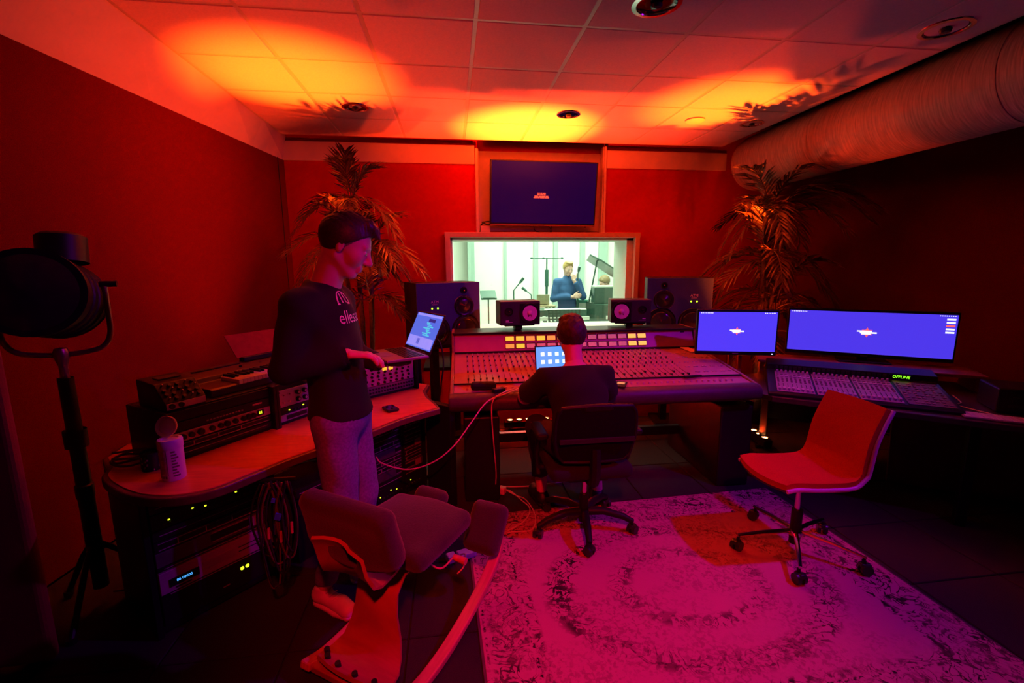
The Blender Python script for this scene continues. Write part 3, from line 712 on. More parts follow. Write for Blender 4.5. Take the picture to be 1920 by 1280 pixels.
PURP = mat('grey_metal_face', (0.46, 0.38, 0.46), 0.4, 0.4, var=0.05)
FACE = mat('black_face', (0.012, 0.012, 0.013), 0.4, spec=0.25)
BLUEG = mat('display_blue', (0.05, 0.2, 0.5), 0.3, emit=(0.08, 0.42, 1.0), es=1.4)
YELG = mat('display_yellow_green', (0.4, 0.6, 0.05), 0.3, emit=(0.70, 0.85, 0.02), es=2.0)
def knob(par, x, z, r, m=None, y=-0.012, cap=None, dl=0.016):
    k = MB().lathe([(r, 0), (r, -dl * 0.75), (r * 0.82, -dl), (0.0004, -dl)], (x, y, z), n=14, axis='y').build('knob', m or BLACK(), par, smooth=True)
    if cap: MB().lathe([(r * 0.55, -dl - 0.0006), (0.0004, -dl - 0.001)], (x, y, z), n=10, axis='y').build('knob_cap', cap, k)
    return k
def face(par, z, h, w, m, nm='rack_unit', prot=0.0):
    return MB().box((w / 2, -0.004 - prot / 2, z + h / 2), (w - 0.012, 0.016 + prot, h - 0.004)).build(nm, m, par, bevel=0.0015, seg=1)
def strip(par, x0, x1, z, h, m, nm='trim_line', y=-0.0135): return MB().box(((x0 + x1) / 2, y, z), (x1 - x0, 0.003, h)).build(nm, m, par)
def unit(root, z, h, w, style):
    if style == 'blank': u = face(root, z, h, w, FACE)
    elif style == 'plain':
        u = face(root, z, h, w, FACE); strip(u, 0.03, w - 0.03, z + h * 0.5, 0.0025, PURP)
    elif style == 'line2':
        u = face(root, z, h, w, FACE); strip(u, 0.02, w - 0.02, z + h * 0.22, 0.003, PURP); strip(u, 0.02, w - 0.02, z + h * 0.8, 0.002, PURP)
        for k in range(3): strip(u, 0.09 + k * 0.11, 0.094 + k * 0.11, z + h * 0.5, h * 0.5, PURP)
    elif style == 'silver8':
        u = face(root, z, h, w, SILVER())
        for r in range(2):
            for c in range(8): knob(u, 0.13 + 0.043 * c, z + h * (0.68 - 0.40 * r), 0.0135, cap=SILVER())
        for r in range(2):
            for c in range(2): knob(u, 0.035 + 0.035 * c, z + h * (0.72 - 0.42 * r), 0.005, CHROME())
        for x in (0.014, w - 0.014):
            for zz in (0.12, 0.88): MB().cyl((x, -0.012, z + h * zz), (x, -0.015, z + h * zz), 0.006, n=8).build('screw', BLACKM(), u)
    elif style == 'leds':
        u = face(root, z, h, w, FACE)
        for k, x in enumerate((0.07, 0.16, 0.21, 0.34)): MB().box((x, -0.0135, z + h * (0.6 if k % 2 else 0.45)), (0.008, 0.003, 0.005)).build('status_light', YELG, u)
        g = MB()
        for k in range(16): g.cyl((0.05 + 0.025 * k, -0.012, z + h * 0.3), (0.05 + 0.025 * k, -0.02, z + h * 0.3), 0.005, n=7)
        tag(g.build('small_knobs', DARKP(), u), kind='stuff')
    elif style == 'slots':
        u = face(root, z, h, w, SILVER())
        for k in range(3): MB().box((0.115 + 0.135 * k, -0.0125, z + h * 0.5), (0.128, 0.004, h * 0.52)).build('slot', FACE, u)
    elif style == 'knobrow':
        u = face(root, z, h, w, PURP)
        for k, x in enumerate((0.05, 0.085, 0.125, 0.175, 0.215, 0.245, 0.285, 0.325, 0.352, 0.378)): knob(u, x, z + h * 0.5, 0.0125 if k % 3 != 2 else 0.015)
        MB().box((0.418, -0.0128, z + h * 0.55), (0.036, 0.004, h * 0.6)).build('display_window', BLACK(), u)
        text('01', 'display_digits', 0.020, YELG, u, frame((0.418, -0.0152, z + h * 0.55), (1, 0, 0), (0, 0, 1)))
    elif style == 'buttons':
        u = face(root, z, h, w, FACE); g = MB()
        for k in range(12): g.box((0.16 + 0.015 * k, -0.0135, z + h * 0.4), (0.009, 0.004, 0.006))
        tag(g.build('push_buttons', PURP, u), kind='stuff'); strip(u, 0.38, 0.43, z + h * 0.62, 0.008, mat('logo_pink', (0.6, 0.3, 0.35), 0.5), 'badge')
    elif style == 'deck':
        u = face(root, z, h, w, mat('deck_grey', (0.10, 0.09, 0.11), 0.4, 0.4)); MB().box((0.30, -0.0135, z + h * 0.55), (0.17, 0.005, h * 0.45)).build('tray', FACE, u, bevel=0.001)
        strip(u, 0.22, 0.38, z + h * 0.86, 0.004, PURP); strip(u, 0.22, 0.38, z + h * 0.25, 0.004, PURP); MB().box((0.42, -0.0135, z + h * 0.5), (0.05, 0.005, h * 0.7)).build('button_block', PURP, u)
    elif style == 'cd':
        u = face(root, z, h, w, PURP, prot=0.008)
        MB().box((0.095, -0.0215, z + h * 0.42), (0.115, 0.004, h * 0.34)).build('display_window', BLACK(), u)
        text('00 00000', 'display_digits', 0.016, BLUEG, u, frame((0.095, -0.0242, z + h * 0.44), (1, 0, 0), (0, 0, 1)))
        MB().box((0.235, -0.0215, z + h * 0.50), (0.135, 0.006, h * 0.36)).build('tray', SILVER(), u, bevel=0.001)
        strip(u, 0.32, 0.45, z + h * 0.60, 0.003, FACE, y=-0.022); strip(u, 0.32, 0.45, z + h * 0.40, 0.003, FACE, y=-0.022); strip(u, 0.06, 0.12, z + h * 0.15, 0.006, FACE, y=-0.022)
    elif style == 'amp':
        u = face(root, z, h, w, FACE); strip(u, 0.04, 0.46, z + h * 0.94, 0.003, PURP)
        for k in range(2): MB().lathe([(0.0005, -0.004), (0.008, -0.003), (0.009, 0)], (0.33 + 0.024 * k, -0.012, z + h * 0.62), n=12, axis='y').build('status_light', YELG, u)
        strip(u, 0.24, 0.27, z + h * 0.3, 0.004, PURP)
    elif style == 'vu':
        u = face(root, z, h, w, mat('warm_silver', (0.46, 0.40, 0.42), 0.45, 0.4))
        for k in range(2): MB().lathe([(0.0005, -0.005), (0.015, -0.004), (0.017, 0)], (0.235 + 0.048 * k, -0.012, z + h * 0.80), n=18, axis='y').build('meter_face', VY, u, smooth=True)
        for r in range(5):
            for c in range(9):
                x = 0.045 + 0.046 * c + 0.006 * (r % 2); zz = z + h * (0.86 - 0.185 * r)
                if r == 0 and 3 < c < 7: continue
                knob(u, x, zz, 0.0085 if (r + c) % 3 else 0.006, dl=0.012)
    elif style == 'patch':
        u = face(root, z, h, w, mat('patch_grey', (0.18, 0.15, 0.18), 0.45, 0.3)); g = MB()
        for r in range(2):
            for c in range(20): g.cyl((0.035 + 0.0215 * c, -0.012, z + h * (0.3 + 0.38 * r)), (0.035 + 0.0215 * c, -0.018, z + h * (0.3 + 0.38 * r)), 0.0065, n=8)
        tag(g.build('patch_sockets', BLACK(), u), kind='stuff')
    elif style == 'blueled':
        u = face(root, z, h, w, FACE); MB().box((0.40, -0.0135, z + h * 0.5), (0.06, 0.004, h * 0.6)).build('display_window', mat('display_ice', (0.3, 0.5, 0.9), 0.3, emit=(0.16, 0.32, 0.9), es=0.9), u); MB().box((0.30, -0.0135, z + h * 0.5), (0.008, 0.003, 0.006)).build('status_light', YELG, u)
    return u
def rackcase(name, label, loc, yaw, w, h, d, units):
    t = thing(name, label, 'equipment rack', loc, yaw)
    for x in (-0.008, w + 0.008): MB().box((x, d / 2 - 0.02, h / 2), (0.016, d + 0.04, h)).build('side_panel', BLACK(), t, bevel=0.003)
    MB().box((w / 2, d / 2, h - 0.008), (w, d, 0.016)).build('top_panel', BLACK(), t, bevel=0.002); MB().box((w / 2, d / 2, 0.008), (w, d, 0.016)).build('bottom_panel', BLACK(), t)
    MB().box((w / 2, d - 0.008, h / 2), (w, 0.016, h)).build('back_panel', BLACK(), t)
    z = 0.018
    for (hh, st) in units: unit(t, z, hh, w, st); z += hh
    return t
# racks standing on the desk
Y1 = math.radians(55.5)
rackcase('tabletop_rack', 'black tabletop rack with glowing 01 display behind the wipes canister', (-1.245, 2.070, 0.741), Y1, 0.48, 0.235, 0.30, [(0.034, 'plain'), (0.034, 'line2'), (0.048, 'knobrow'), (0.046, 'buttons'), (0.05, 'blank')])
rackcase('tabletop_rack', 'tabletop rack with silver eight-knob unit under the keyboard, beside the standing man', (-0.955, 2.495, 0.741), Y1, 0.48, 0.235, 0.30, [(0.042, 'slots'), (0.038, 'leds'), (0.10, 'silver8'), (0.034, 'blank')])
rackcase('tabletop_rack', 'tabletop rack with two yellow meters and many knobs right of the standing man', (-0.645, 2.885, 0.741), math.radians(40), 0.47, 0.225, 0.26, [(0.06, 'patch'), (0.13, 'vu')])
# racks below the desk (screwed into the desk bays)
ra = thing('rack_gear', 'stack of rack units with blue clock display under the left desk end', 'rack gear', (OA[0], OA[1], 0.05), YA)
z = 0.0
for hh, st in ((0.15, 'amp'), (0.105, 'cd'), (0.02, 'plain'), (0.07, 'deck'), (0.05, 'line2'), (0.05, 'plain'), (0.075, 'leds'), (0.05, 'plain')): unit(ra, z, hh, 0.49, st); z += hh
MB().box((0.245, 0.20, 0.31), (0.46, 0.38, 0.54)).build('unit_bodies', BLACK(), ra)
rb = thing('rack_gear', 'stack of dark rack units and cables under the desk right of the standing man', 'rack gear', (OB[0], OB[1], 0.05), YBb)
z = 0.0
for hh, st in ((0.09, 'leds'), (0.045, 'plain'), (0.06, 'deck'), (0.045, 'line2'), (0.045, 'line2'), (0.06, 'deck'), (0.05, 'line2'), (0.05, 'plain'), (0.05, 'line2'), (0.05, 'blueled')): unit(rb, z, hh, 0.47, st); z += hh
MB().box((0.235, 0.20, 0.29), (0.44, 0.36, 0.50)).build('unit_bodies', BLACK(), rb)
rc = thing('rack_gear', 'small glowing blue rack unit under the desk left of the jeans', 'rack gear', (-0.86, 2.36, 0.28), math.radians(52))
unit(rc, 0.10, 0.05, 0.30, 'plain'); u_ = face(rc, 0.0, 0.09, 0.30, FACE); MB().box((0.20, -0.0135, 0.03), (0.08, 0.004, 0.03)).build('display_window', mat('display_ice', (0.3, 0.5, 0.9), 0.3), u_); MB().box((0.10, -0.0135, 0.06), (0.008, 0.004, 0.008)).build('status_light', YELG, u_)
MB().box((0.15, 0.14, 0.075), (0.28, 0.26, 0.14)).build('unit_body', BLACK(), rc); MB().box((0.15, 0.14, -0.14), (0.28, 0.26, 0.28)).build('unit_stand', BLACK(), rc)
# box with sloped knob panel
t = thing('preamp_box', 'black box with sloped knob panel and pale lower strip on the left rack', 'preamp', (-1.245, 2.075, 0.977), Y1)
pp = [(0.0, 0.0), (0.0, 0.034), (0.075, 0.112), (0.22, 0.122), (0.22, 0.0)]
b = MB(); b.add(*extrude_x([(y, z) for y, z in pp], 0.0, 0.17)); b.build('box_body', BLACK(), t, bevel=0.004)
MB().box((0.085, -0.002, 0.018), (0.162, 0.005, 0.028)).build('front_strip', mat('pale_strip', (0.5, 0.38, 0.45), 0.4), t, bevel=0.001)
for x in (0.025, 0.062): knob(t, x, 0.019, 0.012, y=-0.004, dl=0.008)
sl = Vector((0, 0.075, 0.078)).normalized(); nn = Vector((0, -sl.z, sl.y))
for r in range(4):
    for c in range(5):
        p = Vector((0.022 + 0.031 * c, 0.0, 0.034)) + sl * (0.016 + 0.024 * r)
        MB().cyl(p, p + nn * (0.012 if (r + c) % 3 else 0.022), 0.0075 if (r + c) % 3 else 0.003, n=10).build('knob', KD if (r + c) % 3 else CHROME(), t, smooth=True)
MB().box((0.09, 0.15, 0.119), (0.09, 0.06, 0.006)).build('vent_plate', DARKP(), t)
# digital keyboard lying across the racks
YK = math.radians(57)
kb = thing('digital_keyboard', 'black digital keyboard with raised music rest behind the standing man', 'keyboard', (-1.155, 2.275, 0.976), YK)
KL = 0.95
b = MB(); b.add(*extrude_x([(0.0, 0.0), (0.0, 0.035), (0.015, 0.040), (0.16, 0.042), (0.17, 0.066), (0.31, 0.085), (0.33, 0.080), (0.33, 0.0)], 0.0, KL)); b.build('keyboard_body', mat('keyboard_black', (0.035, 0.012, 0.012), 0.4), kb, bevel=0.004)
nw = 36; kw = (KL - 0.20) / nw
wk0 = MB().box((0, 0, 0), (kw - 0.0016, 0.150, 0.024)).build('white_key', WHITEP(), kb, bevel=0.0015, seg=1); wk0.location = (0.15, 0.072, 0.046)
for k in range(1, nw):
    o = wk0.copy(); COL.objects.link(o); o.parent = kb; o.location = (0.15 + kw * k, 0.072, 0.046)
bk0 = None
for k in range(nw - 1):
    if k % 7 in (2, 6): continue
    if bk0 is None: bk0 = MB().box((0, 0, 0), (kw * 0.55, 0.085, 0.014)).build('black_key', BLACK(), kb, bevel=0.0015, seg=1); o = bk0
    else: o = bk0.copy(); COL.objects.link(o); o.parent = kb
    o.location = (0.15 + kw * (k + 0.5), 0.108, 0.064)
for k in range(3): MB().cyl((0.30 + 0.12 * k, 0.22, 0.073), (0.30 + 0.12 * k, 0.219, 0.082), 0.008, n=10).build('knob', CHROME() if k == 1 else BLACK(), kb)
MB().box((0.20, 0.27, 0.0815), (0.26, 0.012, 0.006), Matrix.Rotation(math.radians(8), 3, 'X')).build('speaker_slot', BLACK(), kb)
MB().box((0.62, 0.295, 0.096), (0.52, 0.045, 0.024)).build('rest_ledge', BLACK(), kb, bevel=0.003)
MB().sheet([[(0.34 + 0.58 * i / 6 - 0.03 * v * (1 if i < 3 else -0.4), 0.305 + 0.05 * v, 0.105 + 0.13 * v) for i in range(7)] for v in (0, 0.5, 1)], 0.004).build('music_rest', mat('music_rest_red', (0.34, 0.03, 0.02), 0.8, spec=0.1), kb)
# wipes canister with open lid
WIPE = mat('canister_pink_white', (0.78, 0.66, 0.68), 0.4, var=0.03)
t = thing('wipes_canister', 'white wipes canister with its round lid flipped open on the desk', 'canister', (-1.155, 1.925, 0.741), math.radians(10))
MB().lathe([(0.0005, 0), (0.040, 0), (0.042, 0.004), (0.042, 0.135), (0.0005, 0.137)], n=32).build('can_body', WIPE, t, smooth=True)
MB().lathe([(0.0435, 0.133), (0.0445, 0.136), (0.0445, 0.165), (0.041, 0.171), (0.030, 0.172), (0.026, 0.166), (0.0005, 0.166)], n=32).build('cap_ring', WIPE, t, smooth=True)
Ml = Matrix.Translation((-0.02, 0.025, 0.176)) @ Matrix.Rotation(math.radians(-18), 4, 'Z') @ Matrix.Rotation(math.radians(72), 4, 'X') @ Matrix.Translation((0, 0.036, 0))
MB(Ml).lathe([(0.0005, 0.0), (0.036, 0.0), (0.042, -0.003), (0.044, 0.006), (0.042, 0.009), (0.030, 0.004), (0.026, 0.006), (0.0005, 0.006)], n=32).build('flip_lid', WIPE, t, smooth=True)
lab = mat('label_print', (0.16, 0.04, 0.06), 0.6)
def wrap(z0, z1, a0, a1, m, nm, r=0.0426):
    n = max(3, int((a1 - a0) / 0.12)); A = [a0 + (a1 - a0) * k / n for k in range(n + 1)]
    b = MB(); b.sheet([[(r * math.cos(a), r * math.sin(a), z) for a in A] for z in (z0, z1)], 0.0006); return b.build(nm, m, t)
for k in range(5): wrap(0.030 + 0.020 * k, 0.047 + 0.020 * k, -2.9, -1.75, mat('label_tint', (0.50, 0.26, 0.30), 0.6), 'label_panel')
for k in range(9): wrap(0.020 + 0.0125 * k, 0.0265 + 0.0125 * k, -1.28, -0.70 - 0.12 * (k % 3), lab, 'label_text')
for k in range(4): wrap(0.014, 0.024, -2.8 + 0.28 * k, -2.62 + 0.28 * k, lab, 'label_text')
wrap(0.028, 0.1295, -1.70, -1.64, lab, 'label_rule')
# patterned tin, cable coil, phone on the desk
t = thing('patterned_mug', 'small speckled patterned tin beside the wipes canister', 'tin', (-1.30, 2.03, 0.741))
MB().lathe([(0.0005, 0), (0.036, 0), (0.038, 0.004), (0.038, 0.078), (0.035, 0.080), (0.033, 0.070), (0.0005, 0.066)], n=28).build('tin_body', BLACK(), t, smooth=True)
SPE = mat('tin_speckle', (0.42, 0.30, 0.25), 0.5)
for k in range(34):
    a = random.uniform(-PI, PI); z = random.uniform(0.008, 0.072); s = random.uniform(0.10, 0.22); wrap(z - 0.004, z + random.uniform(0.001, 0.006), a, a + s, SPE, 'speckle', 0.0386)
t = thing('cable_coil', 'loose coil of black cable at the left end of the desk', 'cable', (-1.41, 2.09, 0.741))
b = MB(); b.tube([(0.075 * math.cos(a) * (1 + 0.12 * math.sin(a * 0.37)), 0.055 * math.sin(a), 0.012 + 0.006 * a / PI + 0.006 * math.sin(a * 2.3)) for a in [k * 0.3 for k in range(74)]], 0.005, n=6); b.build('cable', mat('cable_dark_red', (0.10, 0.03, 0.03), 0.5), t, smooth=True)
MB().cyl((0.055, 0.05, 0.01), (0.10, 0.07, 0.016), 0.009, n=10).build('plug', CHROME(), t, smooth=True)
t = thing('smartphone', 'black smartphone lying on the desk right of the standing man', 'phone', (-0.385, 2.70, 0.741), math.radians(30))
MB().box((0, 0, 0.010), (0.070, 0.10, 0.016)).build('phone_body', BLACK(), t, bevel=0.004); MB().box((0, 0, 0.0186), (0.058, 0.085, 0.001)).build('screen', mat('phone_glass', (0.01, 0.01, 0.012), 0.08), t)
t = thing('desk_sticker', 'pale strip of tape on the desk edge beside the phone', 'tape', (-0.50, 2.52, 0.741), math.radians(40)); MB().box((0, 0, 0.0008), (0.05, 0.012, 0.001)).build('tape', WIPE, t)
# bundle of cables hanging on the front of the desk
t = thing('cable_bundle', 'bundle of hanging dark cables with blue tape hooked under the desk front', 'cables', (-0.775, 1.95, 0.0))
cb = [mat('cable_black', (0.012, 0.012, 0.013), 0.4), mat('cable_dark_red', (0.10, 0.03, 0.03), 0.5)]
for k in range(13):
    r = random.Random(k); dx = r.uniform(-0.06, 0.06); lz = r.uniform(0.18, 0.38); wd2 = r.uniform(0.02, 0.055); dy = r.uniform(-0.03, 0.02)
    ps = bez([(dx - wd2 * 0.3, dy, 0.685), (dx - wd2, dy - 0.012, 0.60), (dx - wd2 * 1.2, dy - 0.015, 0.5), (dx - wd2 * 0.6, dy - 0.01, lz + 0.03), (dx, dy, lz), (dx + wd2 * 0.6, dy, lz + 0.04), (dx + wd2 * 1.1, dy, 0.5), (dx + wd2 * 0.8, dy, 0.62), (dx + 0.01, dy, 0.69)], 5)
    MB().tube(ps, 0.0045, n=6).build('cable', cb[k % 4 == 0], t, smooth=True)
MB().cyl((-0.08, 0.01, 0.688), (0.08, 0.01, 0.688), 0.010, n=10).build('hook_rail', BLACKM(), t)
BT = mat('blue_tape', (0.04, 0.22, 0.80), 0.5)
for (x, z, s) in ((0.0, 0.62, 0.018), (0.012, 0.545, 0.03)): MB().box((x, -0.045, z), (s * 0.8, 0.006, s), Matrix.Rotation(0.3, 3, 'Y')).build('tape_flag', BT, t)
for k in range(6): MB().cyl((-0.06 + 0.024 * k, -0.035, 0.42 + 0.02 * (k % 3)), (-0.058 + 0.024 * k, -0.035, 0.47 + 0.02 * (k % 3)), 0.006, n=8).build('plug', mat('plug_red', (0.5, 0.06, 0.06), 0.4) if k % 2 else CHROME(), t)

# ------------------------------------------------------------------ old film spotlight on a stand, far left
LB = mat('lamp_black', (0.012, 0.010, 0.010), 0.45, 0.3); LBR = mat('lamp_bronze', (0.35, 0.16, 0.10), 0.35, 0.8)
lp = thing('film_spotlight', 'old black film spotlight in a tubular yoke on a tall stand', 'spotlight', (-1.67, 2.20, 0), math.radians(20))
hc = Vector((-0.03, 0, 1.47))
Mh = Matrix.Translation(hc) @ Matrix.Rotation(math.radians(-10), 4, 'X')
MB(Mh).lathe([(0.0005, 0.21), (0.10, 0.205), (0.15, 0.17), (0.165, 0.10), (0.165, -0.16), (0.175, -0.165), (0.175, -0.19), (0.15, -0.192), (0.0005, -0.17)], n=32, axis='y').build('lamp_housing', LB, lp, smooth=True)
MB(Mh).lathe([(0.15, -0.192), (0.10, -0.215), (0.0005, -0.225)], n=32, axis='y').build('fresnel_lens', mat('lens_dark', (0.03, 0.02, 0.02), 0.1), lp, smooth=True)
MB(Mh).lathe([(0.0005, 0.275), (0.07, 0.272), (0.085, 0.26), (0.085, 0.15)], (0.05, 0.0, 0.0), n=24).build('vent_cap', LB, lp, smooth=True)
for k in range(4): MB(Mh).lathe([(0.166, -0.1 + 0.06 * k), (0.172, -0.095 + 0.06 * k), (0.166, -0.09 + 0.06 * k)], n=32, axis='y').build('cooling_fin', LB, lp, smooth=True)
ypts = bez([(-0.21, 0, 1.53), (-0.21, 0, 1.40), (-0.205, 0, 1.30), (-0.17, 0, 1.245), (-0.09, 0, 1.225), (-0.03, 0, 1.223), (0.03, 0, 1.225), (0.11, 0, 1.245), (0.145, 0, 1.30), (0.15, 0, 1.40), (0.15, 0, 1.53)], 5)
MB().tube(ypts, 0.011, n=10).build('yoke', LBR, lp, smooth=True)
for x in (-0.225, 0.165): MB().cyl((x - 0.03, 0, 1.525), (x + 0.03, 0, 1.525), 0.014, n=10).build('tilt_knob', LB, lp, smooth=True)
MB().lathe([(0.0005, 1.255), (0.022, 1.25), (0.030, 1.225), (0.022, 1.195), (0.016, 1.17), (0.016, 1.10)], (-0.03, 0, 0), n=18).build('swivel', LBR, lp, smooth=True)
MB().lathe([(0.028, 1.12), (0.028, 0.62), (0.034, 0.615), (0.034, 0.56), (0.030, 0.55), (0.030, 0.10)], (-0.03, 0, 0), n=18).build('pole', LB, lp, smooth=True)
MB().lathe([(0.042, 0.88), (0.042, 0.80), (0.030, 0.80)], (-0.03, 0, 0), n=18).build('collar', LB, lp, smooth=True)
for a in (0.3, 2.4, 4.5):
    e = Vector((-0.03 + 0.24 * math.cos(a), 0.24 * math.sin(a), 0.012))
    MB().tube([(-0.03, 0, 0.34), (-0.03 + 0.09 * math.cos(a), 0.09 * math.sin(a), 0.24), e], 0.012, n=8).build('leg', LB, lp, smooth=True)
    MB().cyl(e + Vector((0, 0, -0.012)), e + Vector((0, 0, 0.012)), 0.02, n=10).build('foot', LB, lp)
t = thing('acoustic_screen', 'tall freestanding fabric screen cut by the left picture edge', 'screen', (-1.865, 1.84, 0), math.radians(5))
MB().box((0, 0, 0.70), (0.44, 0.05, 1.36)).build('fabric_panel', mat('screen_fabric', (0.24, 0.02, 0.015), 0.95, bump=0.3, scale=200), t, bevel=0.02, seg=3)
for s in (-1, 1): MB().box((s * 0.15, 0, 0.01), (0.05, 0.16, 0.03)).build('foot', BLACK(), t, bevel=0.005)
# ------------------------------------------------------------------ right desk, controller and screens
RZ = math.atan2(-0.56, 0.83); OR = (2.17, 2.78)
def rw(x, y, z=0): 
    c, s = math.cos(RZ), math.sin(RZ); return (OR[0] + c * x - s * y, OR[1] + s * x + c * y, z)
RD = mat('right_desk_top', (0.035, 0.022, 0.025), 0.4)
t = thing('workstation_desk', 'dark workstation desk with monitor shelf on the right', 'desk', (*OR, 0), RZ)
dp = bez([(0.0, -0.03, 0), (-0.16, 0.08, 0), (-0.26, 0.28, 0), (-0.22, 0.52, 0), (-0.05, 0.70, 0)], 6)
MB().prism([(p.x, p.y) for p in dp][::-1] + [(0.0, -0.04), (1.75, -0.16), (1.75, 0.42), (1.30, 0.98), (-0.05, 0.98)], 0.662, 0.700).build('desk_top', RD, t, bevel=0.006)
for (x, y) in ((0.02, 0.90), (-0.12, 0.30), (1.06, 0.02), (1.25, 0.88), (1.68, -0.08)): MB().box((x, y, 0.331), (0.055, 0.055, 0.662)).build('leg', BLACKM(), t, bevel=0.005)
MB().box((0.62, 0.80, 0.812), (1.40, 0.32, 0.024)).build('monitor_shelf', mat('shelf_wood', (0.20, 0.06, 0.05), 0.5), t, bevel=0.005)
for x in (-0.04, 0.62, 1.28): MB().box((x, 0.82, 0.75), (0.03, 0.26, 0.10)).build('shelf_support', mat('shelf_wood', (0.2, 0.06, 0.05)), t)
MB().box((0.62, 0.945, 0.40), (1.2, 0.02, 0.30)).build('modesty_panel', BLACK(), t)
# controller
CT = mat('controller_face', (0.36, 0.26, 0.36), 0.42, 0.2, var=0.06)
t = thing('control_surface', 'wide fader control surface on the dark desk below the ultrawide screen', 'control surface', rw(0, 0, 0.70), RZ)
b = MB(); b.add(*extrude_x([(-0.02, 0.0), (-0.02, 0.018), (0.0, 0.026), (0.45, 0.088), (0.46, 0.13), (0.60, 0.15), (0.62, 0.0)], -0.02, 1.0)); b.build('controller_body', BLACK(), t, bevel=0.004)
cz = lambda y: 0.027 + y * 0.062 / 0.45
rx = Matrix.Rotation(math.atan2(0.062, 0.45), 3, 'X')
for k in range(3):
    x0 = 0.035 + 0.235 * k
    p = MB().box((x0 + 0.110, 0.215, cz(0.215) + 0.001), (0.222, 0.40, 0.003), rx).build('fader_bank', CT, t)
    kn = MB(); kd = MB(); sc = MB()
    for c in range(8):
        x = x0 + 0.014 + 0.0275 * c
        kd.box((x, 0.10, cz(0.10) + 0.0032), (0.004, 0.13, 0.001), rx)
        yf = 0.045 + 0.02 * random.random(); kn.box((x, yf, cz(yf) + 0.010), (0.014, 0.026, 0.014), rx)
        kn.cyl((x, 0.385, cz(0.385)), (x, 0.383, cz(0.385) + 0.024), 0.0085, 0.007, n=8)
        for r in range(4): sc.box((x, 0.20 + 0.022 * r, cz(0.2 + 0.022 * r) + 0.004), (0.013, 0.010, 0.004), rx)
        kn.box((x, 0.305, cz(0.305) + 0.006), (0.018, 0.018, 0.008), rx); sc.box((x, 0.345, cz(0.345) + 0.004), (0.016, 0.012, 0.003), rx)
    tag(kn.build('fader_caps', mat('controller_knob', (0.55, 0.42, 0.52), 0.4), p), kind='stuff'); tag(kd.build('fader_slots', BLACK(), p), kind='stuff'); tag(sc.build('buttons', mat('controller_button', (0.16, 0.08, 0.14), 0.5), p), kind='stuff')
p = MB().box((0.86, 0.215, cz(0.215) + 0.001), (0.23, 0.40, 0.003), rx).build('master_section', mat('master_face', (0.10, 0.06, 0.09), 0.45), t)
g = MB()
for r in range(9):
    for c in range(8):
        if (r * 3 + c) % 5: g.box((0.765 + 0.027 * c, 0.05 + 0.04 * r, cz(0.05 + 0.04 * r) + 0.004), (0.016, 0.014, 0.005), rx)
tag(g.build('buttons', mat('master_button', (0.24, 0.12, 0.20), 0.5), p), kind='stuff')
for k in range(24): MB().box((0.05 + 0.03 * k, 0.452, 0.108), (0.020, 0.006, 0.024)).build('scribble_window', DARKP(), t)
p = MB().box((0.80, 0.4515, 0.110), (0.13, 0.008, 0.030)).build('display_window', BLACK(), t)
text('OFFLINE', 'display_letters', 0.027, mat('display_green', (0.2, 0.8, 0.05), 0.3, emit=(0.28, 0.95, 0.02), es=1.7), p, frame((0.80, 0.4465, 0.110), (1, 0, 0), (0, 0.0, 1)), squash=0.95, shear=0.15)
